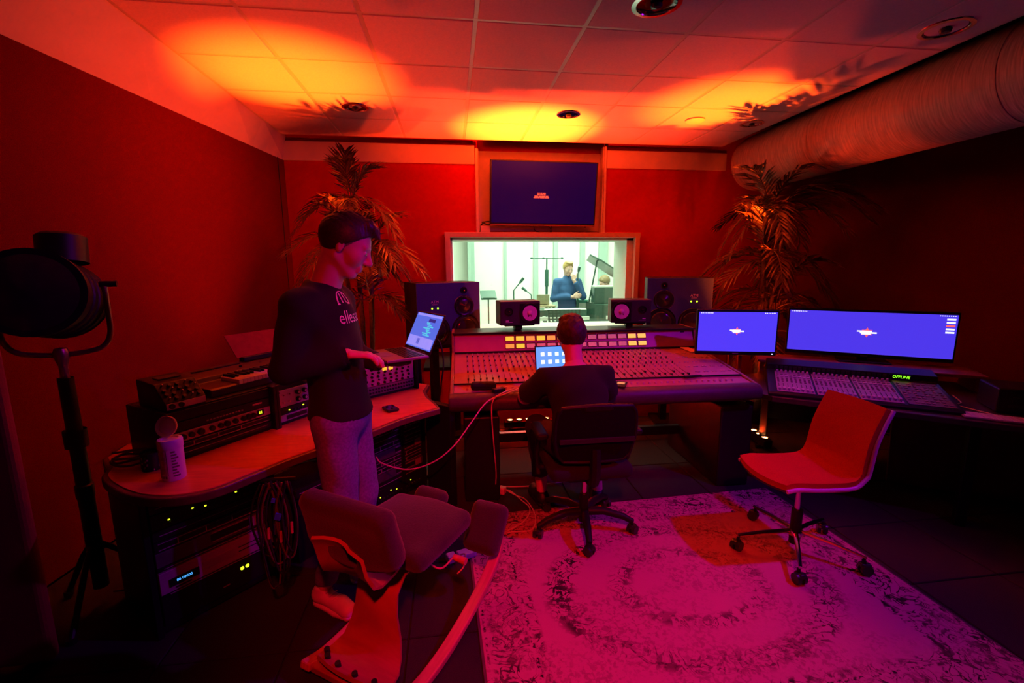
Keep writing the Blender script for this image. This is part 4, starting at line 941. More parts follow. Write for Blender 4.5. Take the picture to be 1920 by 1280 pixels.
# screens
SV = lambda es: mat('screen_violet_%d' % int(es * 100), (0.03, 0.02, 0.1), 0.25, emit=(0.075, 0.040, 0.84), es=es, var=0.0)
WHITEE = mat('screen_white', (0.9, 0.9, 1), 0.3, emit=(0.85, 0.88, 1.0), es=1.2); REDE = mat('screen_red', (0.9, 0.2, 0.2), 0.3, emit=(1.0, 0.13, 0.16), es=1.0)
def monitor(label, loc, rz, w, h, es, logo, icons, foot, tilt=0.0):
    t = thing('computer_screen', label, 'screen', loc, rz)
    Mx = Matrix.Rotation(-tilt, 4, 'X')
    MB(Mx).box((0, 0.018, h / 2), (w, 0.034, h)).build('bezel', BLACK(), t, bevel=0.006)
    s = MB(Mx).box((0, -0.0002, h / 2 + 0.006), (w - 0.026, 0.004, h - 0.05)).build('screen', SV(es), t)
    zc = h / 2 + 0.012
    pts = []
    for k in range(12):
        a = PI / 2 + k * PI / 6; r = 0.046 if k % 2 == 0 else 0.026
        pts.append((logo * r * math.cos(a), logo * r * math.sin(a)))
    b = MB(Matrix.Translation((0.0, -0.0030, zc)) @ Matrix.Rotation(PI / 2, 4, 'X')); b.prism(pts, 0, 0.0005); b.build('logo_star', REDE, s)
    for j, (dx, dz, ww, hh) in enumerate(((-0.02, 0.010, 0.11, 0.012), (0.010, -0.002, 0.125, 0.014), (-0.008, -0.014, 0.07, 0.010))):
        MB().box((dx * logo, -0.0044, zc + dz * logo), (ww * logo, 0.001, hh * logo)).build('logo_stroke', WHITEE, s)
    for k in range(icons[0]): MB().box((-w / 2 + 0.03 + 0.012 * k, -0.0028, h - 0.027), (0.007, 0.001, 0.006)).build('menu_item', WHITEE, s)
    for k in range(icons[0] - 1): MB().box((w / 2 - 0.03 - 0.012 * k, -0.0028, h - 0.027), (0.006, 0.001, 0.006)).build('menu_item', WHITEE, s)
    for k in range(icons[1]): MB().box((w / 2 - 0.05, -0.0028, h - 0.052 - 0.024 * k), (0.05, 0.001, 0.013)).build('drive_icon', REDE if k == 2 else WHITEE, s)
    MB(Mx).box((0, -0.0008, 0.014), (0.045, 0.002, 0.007)).build('badge', mat('badge_grey', (0.3, 0.2, 0.25), 0.4), t)
    if foot:
        MB().box((0, 0.07, 0.015), (0.07, 0.03, 0.22)).build('stand_neck', BLACK(), t, bevel=0.004); MB().box((0, 0.05, foot + 0.006), (0.34, 0.19, 0.012)).build('stand_foot', BLACK(), t, bevel=0.005)
    else:
        MB(Mx).box((w / 2 - 0.03, -0.001, 0.013), (0.010, 0.003, 0.006)).build('power_light', mat('led_blue', (0.4, 0.4, 1), 0.3, emit=(0.45, 0.45, 1.0), es=3), t)
    return t
monitor('ultrawide computer screen with violet desktop on the right desk shelf', rw(0.66, 0.845, 0.862), RZ, 1.07, 0.375, 1.0, 0.85, (9, 5), -0.038)
monitor('smaller computer screen with violet desktop beside the console end', (2.205, 3.27, 0.882), math.radians(-15), 0.605, 0.36, 1.12, 0.72, (8, 0), 0)
t = thing('screen_stand', 'tall twin-post floor stand carrying the smaller screen', 'stand', (2.30, 3.40, 0), math.radians(-15))
PST = mat('stand_wood', (0.45, 0.16, 0.06), 0.5)
MB().box((0, 0, 0.02), (0.40, 0.34, 0.04)).build('base_board', BLACK(), t, bevel=0.005)
for x in (-0.045, 0.03): MB().box((x, 0.0, 0.46), (0.030, 0.03, 0.86)).build('post', PST, t, bevel=0.003)
MB().box((0, -0.045, 0.97), (0.12, 0.06, 0.12)).build('bracket', BLACKM(), t, bevel=0.003)
t = thing('computer_keyboard', 'slim white computer keyboard at the right end of the dark desk', 'keyboard', rw(1.20, -0.02, 0.700), RZ - 0.05)
MB().box((0, 0, 0.006), (0.44, 0.12, 0.010)).build('base', mat('keyboard_base', (0.30, 0.25, 0.30), 0.4, 0.4), t, bevel=0.003)
k0 = None
for r in range(5):
    for c in range(15):
        o = MB().box((0, 0, 0), (0.0245, 0.0185, 0.005)).build('key', WHITEP(), t, bevel=0.001, seg=1) if k0 is None else k0.copy()
        if k0 is not None: COL.objects.link(o); o.parent = t
        k0 = k0 or o; o.location = (-0.20 + 0.0285 * c, -0.045 + 0.0225 * r, 0.0125)
t = thing('white_cable', 'short white cable lying on the right desk beside the control surface', 'cable', rw(1.06, 0.10, 0.70), RZ)
MB().tube(bez([(0, 0.28, 0.03), (0.02, 0.20, 0.006), (-0.03, 0.12, 0.006), (0.03, 0.04, 0.005), (0.09, -0.03, 0.005)], 6), 0.004, n=6).build('cable', WHITEP(), t, smooth=True)
t = thing('equipment_case', 'black case standing on the right desk behind the white keyboard', 'case', rw(1.38, 0.26, 0.70), RZ)
MB().box((0, 0, 0.08), (0.40, 0.26, 0.15)).build('case_body', BLACK(), t, bevel=0.01)
for x in (-0.12, 0.12): MB().box((x, -0.132, 0.09), (0.03, 0.006, 0.03)).build('latch', BLACKM(), t)
MB().box((0.0, -0.128, 0.05), (0.30, 0.004, 0.02)).build('front_grille', DARKP(), t)
t = thing('wall_shelf_board', 'dark board leaning against the right wall under the desk', 'board', (3.55, 2.55, 0), RZ)
MB().box((0, 0.0, 0.26), (0.9, 0.03, 0.50), Matrix.Rotation(math.radians(-8), 3, 'X')).build('board', mat('board_dark', (0.12, 0.03, 0.02), 0.6), t, bevel=0.004)
MB().box((0, -0.03, 0.02), (0.9, 0.05, 0.03)).build('foot_rail', mat('board_dark', (0.12, 0.03, 0.02), 0.6), t)

# ------------------------------------------------------------------ television on the front wall
t = thing('wall_television', 'large flat television on the wall above the window, mostly dark screen', 'television', (1.04, 5.15, 2.365), 0, rot=(math.radians(6), math.radians(0.6), 0))
MB().box((0, 0.02, 0), (1.20, 0.05, 0.69)).build('bezel', BLACK(), t, bevel=0.008)
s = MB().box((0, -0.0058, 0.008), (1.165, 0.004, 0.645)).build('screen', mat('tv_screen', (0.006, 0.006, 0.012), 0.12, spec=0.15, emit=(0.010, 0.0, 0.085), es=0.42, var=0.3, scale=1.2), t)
MB().box((0, -0.006, -0.336), (1.19, 0.012, 0.012)).build('lower_lip', mat('tv_lip', (0.45, 0.2, 0.15), 0.35, 0.5), t); MB().box((0.49, -0.004, -0.349), (0.02, 0.012, 0.012)).build('sensor', BLACK(), t)
TXT = mat('tv_text', (0.9, 0.3, 0.2), 0.4, emit=(1.0, 0.12, 0.05), es=1.0)
for j, (z, segs) in enumerate(((0.005, (0.03, 0.022, 0.03)), (-0.010, (0.03, 0.03, 0.022)), (-0.026, (0.04, 0.028, 0.04, 0.03)), (-0.041, (0.036, 0.022, 0.05, 0.045)))):
    tot = sum(segs) + 0.006 * (len(segs) - 1); x = -tot / 2 - 0.03
    for sg in segs: MB().box((x + sg / 2, -0.0084, z), (sg, 0.001, 0.010)).build('screen_text', TXT, s); x += sg + 0.006
MB().box((0, 0.085, 0), (0.4, 0.09, 0.3)).build('wall_bracket', BLACKM(), t)
t = thing('tv_cables', 'thin dark cables hanging below the wall television', 'cable', (1.0, 5.26, 2.02))
MB().tube(bez([(-0.06, -0.02, 0.03), (-0.04, 0.0, -0.04), (0.05, 0.01, -0.065), (0.15, 0.01, -0.06)], 6), 0.004, n=6).build('cable', BLACK(), t, smooth=True)
MB().tube(bez([(0.10, -0.02, 0.03), (0.14, 0.0, -0.02), (0.16, 0.01, -0.07)], 6), 0.004, n=6).build('cable', BLACK(), t, smooth=True)
MB().tube(bez([(0.16, -0.02, 0.03), (0.15, 0.0, -0.01), (0.14, 0.01, -0.07)], 6), 0.004, n=6).build('cable', BLACK(), t, smooth=True)
t = thing('junction_box', 'small pale junction box with dark wires left of the television', 'box', (0.39, 5.255, 1.955))
MB().box((0, 0, 0.035), (0.11, 0.05, 0.07)).build('box_body', PAINT, t, bevel=0.004)
MB().tube(bez([(-0.05, -0.01, 0.075), (-0.02, -0.02, 0.10), (0.03, -0.02, 0.085), (0.10, -0.02, 0.10), (0.04, -0.01, 0.12), (-0.04, -0.01, 0.11)], 5), 0.008, n=6).build('wire', BLACK(), t, smooth=True)

# ------------------------------------------------------------------ red swivel chair
RC = mat('chair_red_fabric', (0.46, 0.028, 0.012), 0.9, spec=0.12, scale=180, bump=0.25, var=0.15)
t = thing('swivel_chair', 'red upholstered shell swivel chair with chrome star base on the rug', 'chair', (1.86, 2.10, 0.008), 0)
cu = bez([(-0.27, 0, 0.455), (-0.20, 0, 0.462), (-0.08, 0, 0.452), (0.08, 0, 0.447), (0.16, 0, 0.455), (0.205, 0, 0.490), (0.222, 0, 0.56), (0.240, 0, 0.66), (0.280, 0, 0.76), (0.325, 0, 0.845)], 4)
def wd_at(k, n): 
    u = k / (n - 1); return 0.195 - 0.02 * abs(u - 0.45)
cu = [Vector((p.x * 0.88, 0, p.z * 0.97 + 0.045)) for p in cu]
n = len(cu); rows = []; rows2 = []
for k, p in enumerate(cu):
    hw = wd_at(k, n); r = []; r2 = []
    for j in range(9):
        v = -1 + 2 * j / 8; bow = 0.028 * (1 - v * v) if p.z < 0.53 else -0.02 * (1 - v * v)
        q = Vector((p.x - (0.035 * (1 - v * v) if k == 0 else 0) + (0.0 if p.z < 0.55 else 0.020 * (1 - v * v)), v * hw, p.z - (0.010 * (1 - v * v) if p.z < 0.53 else 0)))
        r.append(q)
    rows.append(r)
MB().sheet(rows, 0.030).build('shell_cushion', RC, t, smooth=True, angle=60)
sh = [[q + (Vector((0.0, 0, -0.021)) if q.z < 0.505 else (Vector((0.021, 0, -0.006)) if q.z > 0.56 else Vector((0.016, 0, -0.015)))) for q in r] for r in rows]
MB().sheet(sh, 0.010).build('shell_back', mat('shell_dark', (0.04, 0.02, 0.025), 0.4), t, smooth=True, angle=60)
ALU = mat('polished_alu', (0.80, 0.60, 0.70), 0.35, 0.25, var=0.03)
for s in (-1, 1):
    MB().tube([Vector((r[4 + 4 * s].x, r[4 + 4 * s].y + s * 0.006, r[4 + 4 * s].z)) + ((Vector((0, 0, -0.018)) if r[4].z < 0.505 else Vector((0.018, 0, -0.004)))) for r in rows], 0.011, n=8).build('edge_rail', ALU, t, smooth=True)
MB().box((0.0, 0, 0.434), (0.20, 0.16, 0.03)).build('seat_plate', BLACKM(), t, bevel=0.006)
MB().cyl((0, 0, 0.24), (0, 0, 0.43), 0.016, n=16).build('gas_stem', CHROME(), t, smooth=True); MB().cyl((0, 0, 0.05), (0, 0, 0.25), 0.028, n=18).build('stem_sleeve', BLACK(), t, smooth=True)
MB().lathe([(0.0005, 0.135), (0.035, 0.13), (0.04, 0.115), (0.035, 0.10), (0.0005, 0.10)], n=18).build('hub', CHROME(), t, smooth=True)
def caster(par, x, y, a, r=0.030):
    d = Vector((math.cos(a), math.sin(a), 0))
    b = MB(); p = Vector((x, y, r)); q = Vector((-d.y, d.x, 0))
    for s in (-1, 1): b.cyl(p + q * s * 0.008, p + q * s * 0.026, r, r * 0.92, n=16)
    w_ = b.build('caster', mat('caster_black', (0.015, 0.014, 0.015), 0.35), par, smooth=True)
    MB().cyl((x, y, r * 1.1), (x - d.x * 0.012, y - d.y * 0.012, r * 2 + 0.02), 0.009, n=8).build('caster_stem', BLACKM(), w_)
    MB().box((x, y, r * 1.55), (0.05, 0.03, r * 0.9), Matrix.Rotation(a, 3, 'Z')).build('caster_hood', mat('caster_black', (0.015, 0.014, 0.015), 0.35), w_, bevel=0.008)
for (cx, cy) in ((-0.17, -0.25), (-0.31, 0.05), (0.22, -0.23), (-0.02, 0.32), (0.29, 0.13)):
    a = math.atan2(cy, cx); L_ = math.hypot(cx, cy)
    MB().tube([(0.03 * math.cos(a), 0.03 * math.sin(a), 0.122), (cx * 0.55, cy * 0.55, 0.108), (cx, cy, 0.088)], [0.013, 0.012, 0.009], n=8).build('base_arm', CHROME(), t, smooth=True)
    caster(t, cx, cy, a + 0.6)

# ------------------------------------------------------------------ black office chair
t = thing('office_chair', 'black mesh-back office chair with armrests under the seated man', 'chair', (0.755, 2.47, 0.004), 0)
CBK = mat('chair_black', (0.009, 0.008, 0.009), 0.5, spec=0.25)
for (cx, cy) in ((-0.04, -0.25), (-0.29, -0.05), (0.28, -0.08), (-0.18, 0.24), (0.22, 0.23)):
    a = math.atan2(cy, cx)
    MB().tube([(0.03 * math.cos(a), 0.03 * math.sin(a), 0.125), (cx * 0.4, cy * 0.4, 0.132), (cx * 0.8, cy * 0.8, 0.105), (cx, cy, 0.075)], [0.026, 0.024, 0.02, 0.016], n=10).build('base_arm', CBK, t, smooth=True)
    caster(t, cx, cy, a + 0.9, 0.029)
MB().cyl((0, 0, 0.06), (0, 0, 0.24), 0.030, 0.026, n=16).build('stem_sleeve', CBK, t, smooth=True); MB().cyl((0, 0, 0.23), (0, 0, 0.36), 0.015, n=14).build('gas_stem', CHROME(), t, smooth=True)
MB().box((0, 0.03, 0.375), (0.24, 0.24, 0.05)).build('tilt_mechanism', CBK, t, bevel=0.012)
organic('seat', rbox((0, 0.07, 0.435), (0.245, 0.24, 0.045), 0.04), BLACKF(), t, h=0.016)
bk = [[(-0.215 * w_ + 0.43 * w_ * j / 8, -0.175 - 0.02 * math.sin(PI * j / 8) - 0.05 * (v - 0.3), 0.52 + 0.32 * v + (0.012 * math.sin(PI * j / 8) if v > 0.95 else 0)) for j in range(9)] for v, w_ in ((0, 0.80), (0.12, 0.95), (0.4, 1.05), (0.7, 1.05), (0.9, 1.0), (1.0, 0.90))]
MB().sheet(bk, 0.016).build('backrest', mat('mesh_back', (0.006, 0.006, 0.007), 0.85, spec=0.1, scale=300, bump=0.5), t, smooth=True, angle=60)
rimp = [Vector(p) for p in bk[0]] + [Vector(r[-1]) for r in bk[1:-1]] + [Vector(p) for p in bk[-1][::-1]] + [Vector(r[0]) for r in bk[1:-1][::-1]] + [Vector(bk[0][0])]
MB().tube(rimp, 0.012, n=8).build('back_frame', CBK, t, smooth=True)
organic('lumbar_head', rbox((0, -0.222, 0.842), (0.085, 0.018, 0.022), 0.016), CBK, t, h=0.008)
MB().tube(bez([(0, -0.05, 0.37), (0, -0.17, 0.39), (0, -0.20, 0.47), (0, -0.195, 0.60)], 5), [0.03] * 16, n=8).build('back_spine', CBK, t, smooth=True)
MB().box((0, -0.225, 0.66), (0.42, 0.012, 0.028)).build('back_crossbar', mat('bar_gloss', (0.03, 0.025, 0.028), 0.25), t, bevel=0.004)
for s in (-1, 1):
    MB().tube(bez([(s * 0.20, 0.05, 0.40), (s * 0.27, 0.05, 0.41), (s * 0.285, 0.03, 0.50), (s * 0.275, 0.0, 0.63)], 5), 0.016, n=8).build('arm_post', CBK, t, smooth=True)
    organic('arm_pad', rbox((s * 0.275, 0.01, 0.645), (0.035, 0.12, 0.018), 0.016), CBK, t, h=0.008)

# ------------------------------------------------------------------ wooden kneeling chair
hv = Vector((0.55, 0.835, 0)); kz = math.atan2(hv.y, hv.x)
PLY = mat('plywood_red', (0.42, 0.13, 0.06), 0.35, var=0.16, scale=6, stretch=(8, 1, 1)); LAM = mat('laminated_rail', (0.62, 0.27, 0.15), 0.35, var=0.14, scale=6, stretch=(1, 10, 1))
CUS = mat('cushion_dark', (0.036, 0.017, 0.024), 0.92, scale=150, bump=0.4, var=0.2, sheen=0.2)
t = thing('kneeling_chair', 'plywood rocking kneeling chair with dark cushions in the foreground', 'chair', (-0.38, 1.60, 0), kz)
# local: x forward, y left
for s in (-1, 1):
    ps = bez([(-0.10, s * 0.21, 0.06), (0.02, s * 0.22, 0.022), (0.20, s * 0.225, 0.022), (0.40, s * 0.225, 0.06), (0.58, s * 0.222, 0.115), (0.70, s * 0.215, 0.180), (0.755, s * 0.20, 0.235), (0.745, s * 0.185, 0.275), (0.70, s * 0.175, 0.285)], 5)
    rows = []
    for k, p in enumerate(ps):
        rows.append([p + Vector((0, y, 0)) for y in (-0.026, 0.026)])
    MB().sheet(rows, 0.030).build('runner', LAM, t, bevel=0.006)
    Rk = Matrix.Rotation(math.radians(-52), 3, 'Y')
    organic('knee_pad', rbox((0.665, s * 0.178, 0.325), (0.120, 0.095, 0.045), 0.038, Rk), CUS, t, h=0.012)
rows = []
for (x, z, hw) in ((-0.075, 0.10, 0.165), (-0.04, 0.085, 0.175), (0.01, 0.085, 0.165), (0.05, 0.11, 0.145), (0.075, 0.17, 0.125), (0.085, 0.25, 0.105), (0.10, 0.33, 0.10), (0.135, 0.395, 0.11), (0.20, 0.425, 0.13), (0.30, 0.43, 0.14)):
    rows.append([(x - 0.02 * (1 - v * v), v * hw, z) for v in (-1, -0.6, -0.2, 0.2, 0.6, 1)])
MB().sheet(rows, 0.014).build('plywood_spine', PLY, t, smooth=True, angle=50)
for (x, y) in ((-0.055, -0.12), (-0.060, -0.03), (-0.055, 0.06), (-0.045, 0.125), (-0.025, 0.15)):
    MB().cyl((x - 0.012, y, 0.085), (x - 0.016, y, 0.115), 0.011, n=10).build('bolt', BLACK(), t)
MB().box((-0.06, 0, 0.040), (0.05, 0.44, 0.03)).build('cross_bar', PLY, t, bevel=0.004)
rows = []
for (x, z, hw) in ((0.22, 0.445, 0.09), (0.12, 0.43, 0.10), (0.04, 0.435, 0.11), (-0.015, 0.47, 0.125), (-0.04, 0.53, 0.115), (-0.055, 0.60, 0.115), (-0.085, 0.65, 0.09)):
    rows.append([(x - 0.03 * v * v, v * hw, z) for v in (-1, -0.6, -0.2, 0.2, 0.6, 1)])
MB().sheet(rows, 0.012).build('plywood_back', PLY, t, smooth=True, angle=50)
organic('seat_cushion', union([rbox((0.30, 0, 0.475), (0.20, 0.215, 0.045), 0.042), ell((0.32, 0, 0.485), (0.20, 0.21, 0.06))], 0.03), CUS, t, h=0.014)
Rb = Matrix.Rotation(math.radians(-14), 3, 'Y')
organic('back_cushion', union([rbox((-0.015, 0, 0.655), (0.045, 0.215, 0.125), 0.043, Rb), ell((-0.01, 0, 0.60), (0.06, 0.20, 0.10))], 0.04), CUS, t, h=0.014)
MB().tube([(0.36, -0.19, 0.36), (0.36, -0.25, 0.355)], [0.013, 0.016], n=10).build('lever', LAM, t, smooth=True)
MB().tube(bez([(0.22, -0.14, 0.42), (0.26, -0.19, 0.37), (0.36, -0.19, 0.36)], 5), 0.004, n=6).build('lever_cord', LAM, t, smooth=True)
# ------------------------------------------------------------------ artificial palms
LEAF = mat('palm_leaf', (0.085, 0.040, 0.012), 0.38, var=0.3, scale=12); STEM = mat('palm_stem', (0.20, 0.10, 0.04), 0.55, var=0.2); TRUNK = mat('palm_trunk', (0.10, 0.05, 0.03), 0.85, var=0.4, scale=40, bump=0.6)
def frond_mesh(seed, L=0.62, lift=0.5, droop=0.85, nl=17, ll=0.19):
    r = random.Random(seed); b = MB(); pts = []
    for k in range(13):
        t_ = k / 12; pts.append(Vector((L * t_ * (1 - 0.12 * t_), 0.03 * math.sin(t_ * 3 + seed), L * (lift * t_ - droop * t_ * t_))))
    b.tube(pts, [0.006 * (1 - 0.8 * k / 12) + 0.0012 for k in range(13)], n=5)
    for k in range(nl):
        t_ = 0.16 + 0.84 * k / (nl - 1); q = t_ * 12; i = min(int(q), 11); p = pts[i].lerp(pts[i + 1], q - i); d = (pts[i + 1] - pts[i]).normalized()
        up = Vector((-d.z, 0, d.x)); ln = ll * (0.55 + 0.75 * math.sin(PI * min(1, 0.12 + 0.80 * t_))) * r.uniform(0.85, 1.1)
        for s in (-1, 1):
            side = Vector((0, s, 0)); a = r.uniform(0.75, 1.05) - 0.45 * t_
            dr = (d * math.cos(a) + side * math.sin(a) + up * r.uniform(0.05, 0.3)).normalized()
            w0 = dr.cross(up).normalized() * 0.0115
            m1 = p + dr * ln * 0.5 + Vector((0, 0, -0.05 * ln)); e = p + dr * ln + Vector((0, 0, -0.34 * ln))
            rd = up * 0.004
            b.add([p - w0 * 0.4, p + w0 * 0.4, m1 + w0, m1 + rd, m1 - w0, e], [(0, 1, 2, 3), (0, 3, 4), (4, 3, 5), (3, 2, 5)])
    return b
FR = []
for k, (L, lift, dr) in enumerate(((0.55, 0.95, 0.75), (0.60, 0.62, 0.95), (0.58, 0.30, 0.95), (0.50, 0.0, 0.75))):
    o = frond_mesh(k + 3, L, lift, dr, 17 if L > 0.52 else 14).build('frond', LEAF, None); FR.append(o.data); bpy.data.objects.remove(o)
def palm(label, x, y, crowns, sc=1.0, seed=1):
    t = thing('artificial_palm', label, 'palm', (x, y, 0), 0, 'tall artificial palms'); r = random.Random(seed)
    MB().lathe([(0.0005, 0.0), (0.12, 0.0), (0.15, 0.26), (0.158, 0.27), (0.158, 0.29), (0.14, 0.29), (0.135, 0.25), (0.0005, 0.25)], n=28).build('pot', mat('pot_black', (0.03, 0.02, 0.02), 0.5), t, smooth=True)
    for (dx, dy, z, n, s) in crowns:
        ps = bez([(dx * 0.2, dy * 0.2, 0.24), (dx * 0.6 + 0.02, dy * 0.6, z * 0.5), (dx, dy, z - 0.02)], 7)
        MB().tube(ps, [0.024 - 0.008 * k / len(ps) + 0.003 * (k % 2) for k in range(len(ps))], n=8).build('trunk', TRUNK, t, smooth=True)
        for k in range(n):
            a = 2 * PI * k / n * 1.0 + r.uniform(-0.3, 0.3) + seed; v = k % 4
            o = bpy.data.objects.new('frond', FR[v]); COL.objects.link(o); o.parent = t
            q = s * sc * r.uniform(0.85, 1.12); o.location = (dx, dy, z - 0.02 * (k % 3)); o.scale = (q, q, q)
            o.rotation_euler = (r.uniform(-0.25, 0.25), r.uniform(-0.25, 0.15) - (0.55 if v == 0 else 0), a)
    return t
def add_frond(t, loc, az, tilt, s, v=0):
    o = bpy.data.objects.new('frond', FR[v]); COL.objects.link(o); o.parent = t; o.location = loc; o.scale = (s, s, s); o.rotation_euler = (0, tilt, az); return o
pl = palm('tall artificial palm in the left corner behind the standing man', -0.86, 4.47, [(-0.02, -0.02, 2.18, 10, 0.82), (0.12, -0.03, 1.78, 10, 0.95), (-0.12, -0.08, 1.80, 8, 0.95), (0.10, -0.05, 1.30, 9, 0.85)], 1.0, 2)
add_frond(pl, (-0.04, -0.03, 2.17), -1.4, -1.05, 0.85); add_frond(pl, (0.0, -0.03, 2.12), -0.2, -0.8, 0.8)
pr = palm('tall artificial palm on the right, lit orange, between the two screens', 3.02, 4.12, [(0.0, -0.02, 2.10, 10, 0.98), (-0.06, -0.06, 1.66, 10, 1.05), (0.05, -0.08, 1.30, 9, 0.95), (-0.03, -0.10, 0.92, 8, 0.80)], 1.0, 5)
add_frond(pr, (0.03, -0.05, 2.1), -0.6, -0.35, 1.25, 1); add_frond(pr, (0.03, -0.05, 2.1), -0.9, -0.2, 1.2, 1); add_frond(pr, (0.0, -0.02, 2.0), -2.6, -0.5, 1.0, 1)
# ------------------------------------------------------------------ people
SKIN = lambda nm='skin': mat(nm, (0.62, 0.36, 0.29), 0.5, var=0.06, scale=25)
def V3(*a): return np.array(a, float)
def rotm(yaw=0, pitch=0, roll=0):
    return np.array(Matrix.Rotation(yaw, 3, 'Z') @ Matrix.Rotation(pitch, 3, 'Y') @ Matrix.Rotation(roll, 3, 'X'))
class Xf:                               # place head-frame primitives in body space
    def __init__(s, o, R, k=1.0): s.o = V3(*o); s.R = np.array(R); s.k = k
    def p(s, q): return s.o + s.R @ (V3(*q) * s.k)
    def rc(s, a, b, r1, r2): return rcone(s.p(a), s.p(b), r1 * s.k, r2 * s.k)
    def el(s, c, r, R=None): return ell(s.p(c), V3(*r) * s.k, s.R if R is None else s.R @ R)
def head_sdf(X, neck_base, nr=0.056):
    base = union([X.el((-0.014, 0, 0.030), (0.098, 0.076, 0.090)), X.el((0.028, 0, -0.015), (0.062, 0.060, 0.090)), X.el((0.058, 0, -0.096), (0.024, 0.026, 0.020)),
                  X.rc((-0.012, -0.050, -0.050), (0.052, -0.018, -0.098), 0.018, 0.014), X.rc((-0.012, 0.050, -0.050), (0.052, 0.018, -0.098), 0.018, 0.014),
                  X.el((0.052, -0.036, -0.022), (0.030, 0.026, 0.032)), X.el((0.052, 0.036, -0.022), (0.030, 0.026, 0.032)), rcone(neck_base, X.p((-0.025, 0, -0.055)), nr, nr * 0.93)], 0.022)
    feat = union([X.rc((0.082, 0, 0.018), (0.110, 0, -0.028), 0.0075, 0.0125), X.el((0.098, -0.010, -0.034), (0.012, 0.008, 0.008)), X.el((0.098, 0.010, -0.034), (0.012, 0.008, 0.008)),
                  X.rc((0.076, -0.038, 0.026), (0.080, -0.008, 0.024), 0.010, 0.010), X.rc((0.076, 0.038, 0.026), (0.080, 0.008, 0.024), 0.010, 0.010),
                  X.rc((0.084, -0.016, -0.060), (0.084, 0.016, -0.060), 0.0075, 0.0075), X.rc((0.082, -0.014, -0.072), (0.082, 0.014, -0.072), 0.0080, 0.0080)], 0.008)
    ears = union([X.el((-0.008, s * 0.076, -0.004), (0.017, 0.009, 0.030), np.array(Matrix.Rotation(s * 0.35, 3, 'Z'))) for s in (-1, 1)], 0.004)
    def f(P): return smin(smin(base(P), feat(P), 0.012), ears(P), 0.006)
    f.bb = (np.minimum(base.bb[0], ears.bb[0]), np.maximum(base.bb[1], feat.bb[1]))
    subs = [X.el((0.096, s * 0.031, 0.006), (0.014, 0.017, 0.011)) for s in (-1, 1)] + [X.el((-0.004, s * 0.086, 0.0), (0.009, 0.006, 0.016)) for s in (-1, 1)] + [X.rc((0.094, -0.015, -0.0665), (0.094, 0.015, -0.0665), 0.0016, 0.0016)]
    return minus(f, *subs, k=0.006)
def eyes(t, X):
    for s in (-1, 1):
        e = MB().lathe([(0.0003, -0.0125), (0.0065, -0.0105), (0.0110, -0.006), (0.0125, 0), (0.0110, 0.006), (0.0065, 0.0105), (0.0003, 0.0125)], tuple(X.p((0.0765, s * 0.031, 0.005))), n=14).build('eyeball', mat('eye_white', (0.7, 0.65, 0.62), 0.2), t, smooth=True)
        MB().lathe([(0.0003, 0.0), (0.0055, -0.0005), (0.006, -0.002)], (0, 0, 0), n=12, axis='x').build('iris', mat('iris_dark', (0.05, 0.04, 0.04), 0.2), e, smooth=True).location = tuple(X.p((0.0895, s * 0.031, 0.003)))
def hand(w, d, n, side, curl=(0.25, 0.35, 0.3), k=1.0, spread=0.06, thumb=(0.75, 0.65, -0.25)):
    w = V3(*w); d = _n(d); n = V3(*n); n = _n(n - d * n.dot(d)); s = np.cross(n, d) * side; pr = []
    L = [0.074, 0.084, 0.077, 0.060]
    for i in range(4):
        off = 0.029 - 0.0195 * i; K = w + (d * (0.090 - 0.005 * abs(i - 1) - (0.006 if i == 3 else 0)) + s * off) * k
        pr.append(rcone(w + (d * 0.008 + s * off * 0.65) * k, K, 0.0150 * k, 0.0112 * k)); p = K; dd = _n(d + s * spread * (1.5 - i)); ang = 0
        for j, f in enumerate((0.45, 0.31, 0.24)):
            ang += curl[j]; dj = _n(dd * math.cos(ang) - n * math.sin(ang)); q = p + dj * L[i] * f * k
            pr.append(rcone(p, q, (0.0100 - 0.0011 * j) * k, (0.0093 - 0.0012 * j) * k)); p = q
    td = _n(d * thumb[0] + s * thumb[1] + n * thumb[2]); a = w + (d * 0.022 + s * 0.024) * k; b_ = a + td * 0.042 * k; td2 = _n(td + d * 0.5); c = b_ + td2 * 0.034 * k; e = c + _n(td2 + d * 0.35) * 0.026 * k
    pr += [rcone(a, b_, 0.0155 * k, 0.0125 * k), rcone(b_, c, 0.0118 * k, 0.0105 * k), rcone(c, e, 0.0102 * k, 0.0085 * k)]
    return union(pr, 0.010 * k)
def hair_cap(X, infl=0.010, hairline=((0.060, 0, 0.060), (0.75, 0, -0.66)), extra=None, amp=0.003, comb=False):
    base = union([X.el((-0.016, 0, 0.034), (0.100 + infl, 0.078 + infl, 0.092 + infl))], 0.01)
    f = cut(base, (X.p(hairline[0]), X.R @ V3(*hairline[1])))
    if extra: g = union([f] + extra, 0.02)
    else: g = f
    def q(P):
        Q = P * 210.0
        if comb:
            H = (P - X.o) @ X.R * 100.0; top = np.clip((H[..., 2] - 5.0) / 5.0, 0, 1)
            return g(P) + amp * top * np.sin(H[..., 1] * 7.0 + 1.5 * np.sin(H[..., 0] * 0.5) + H[..., 0] * 0.4) * (0.7 + 0.5 * np.sin(H[..., 0] * 1.1 + H[..., 1] * 2.3))
        return g(P) + amp * np.sin(Q[..., 0] * 0.6 + 2 * np.sin(Q[..., 2] * 0.23)) * np.sin(Q[..., 1] * 0.7 + 1.6 * np.sin(Q[..., 0] * 0.31)) * np.cos(Q[..., 2] * 0.45)
    q.bb = g.bb; return q
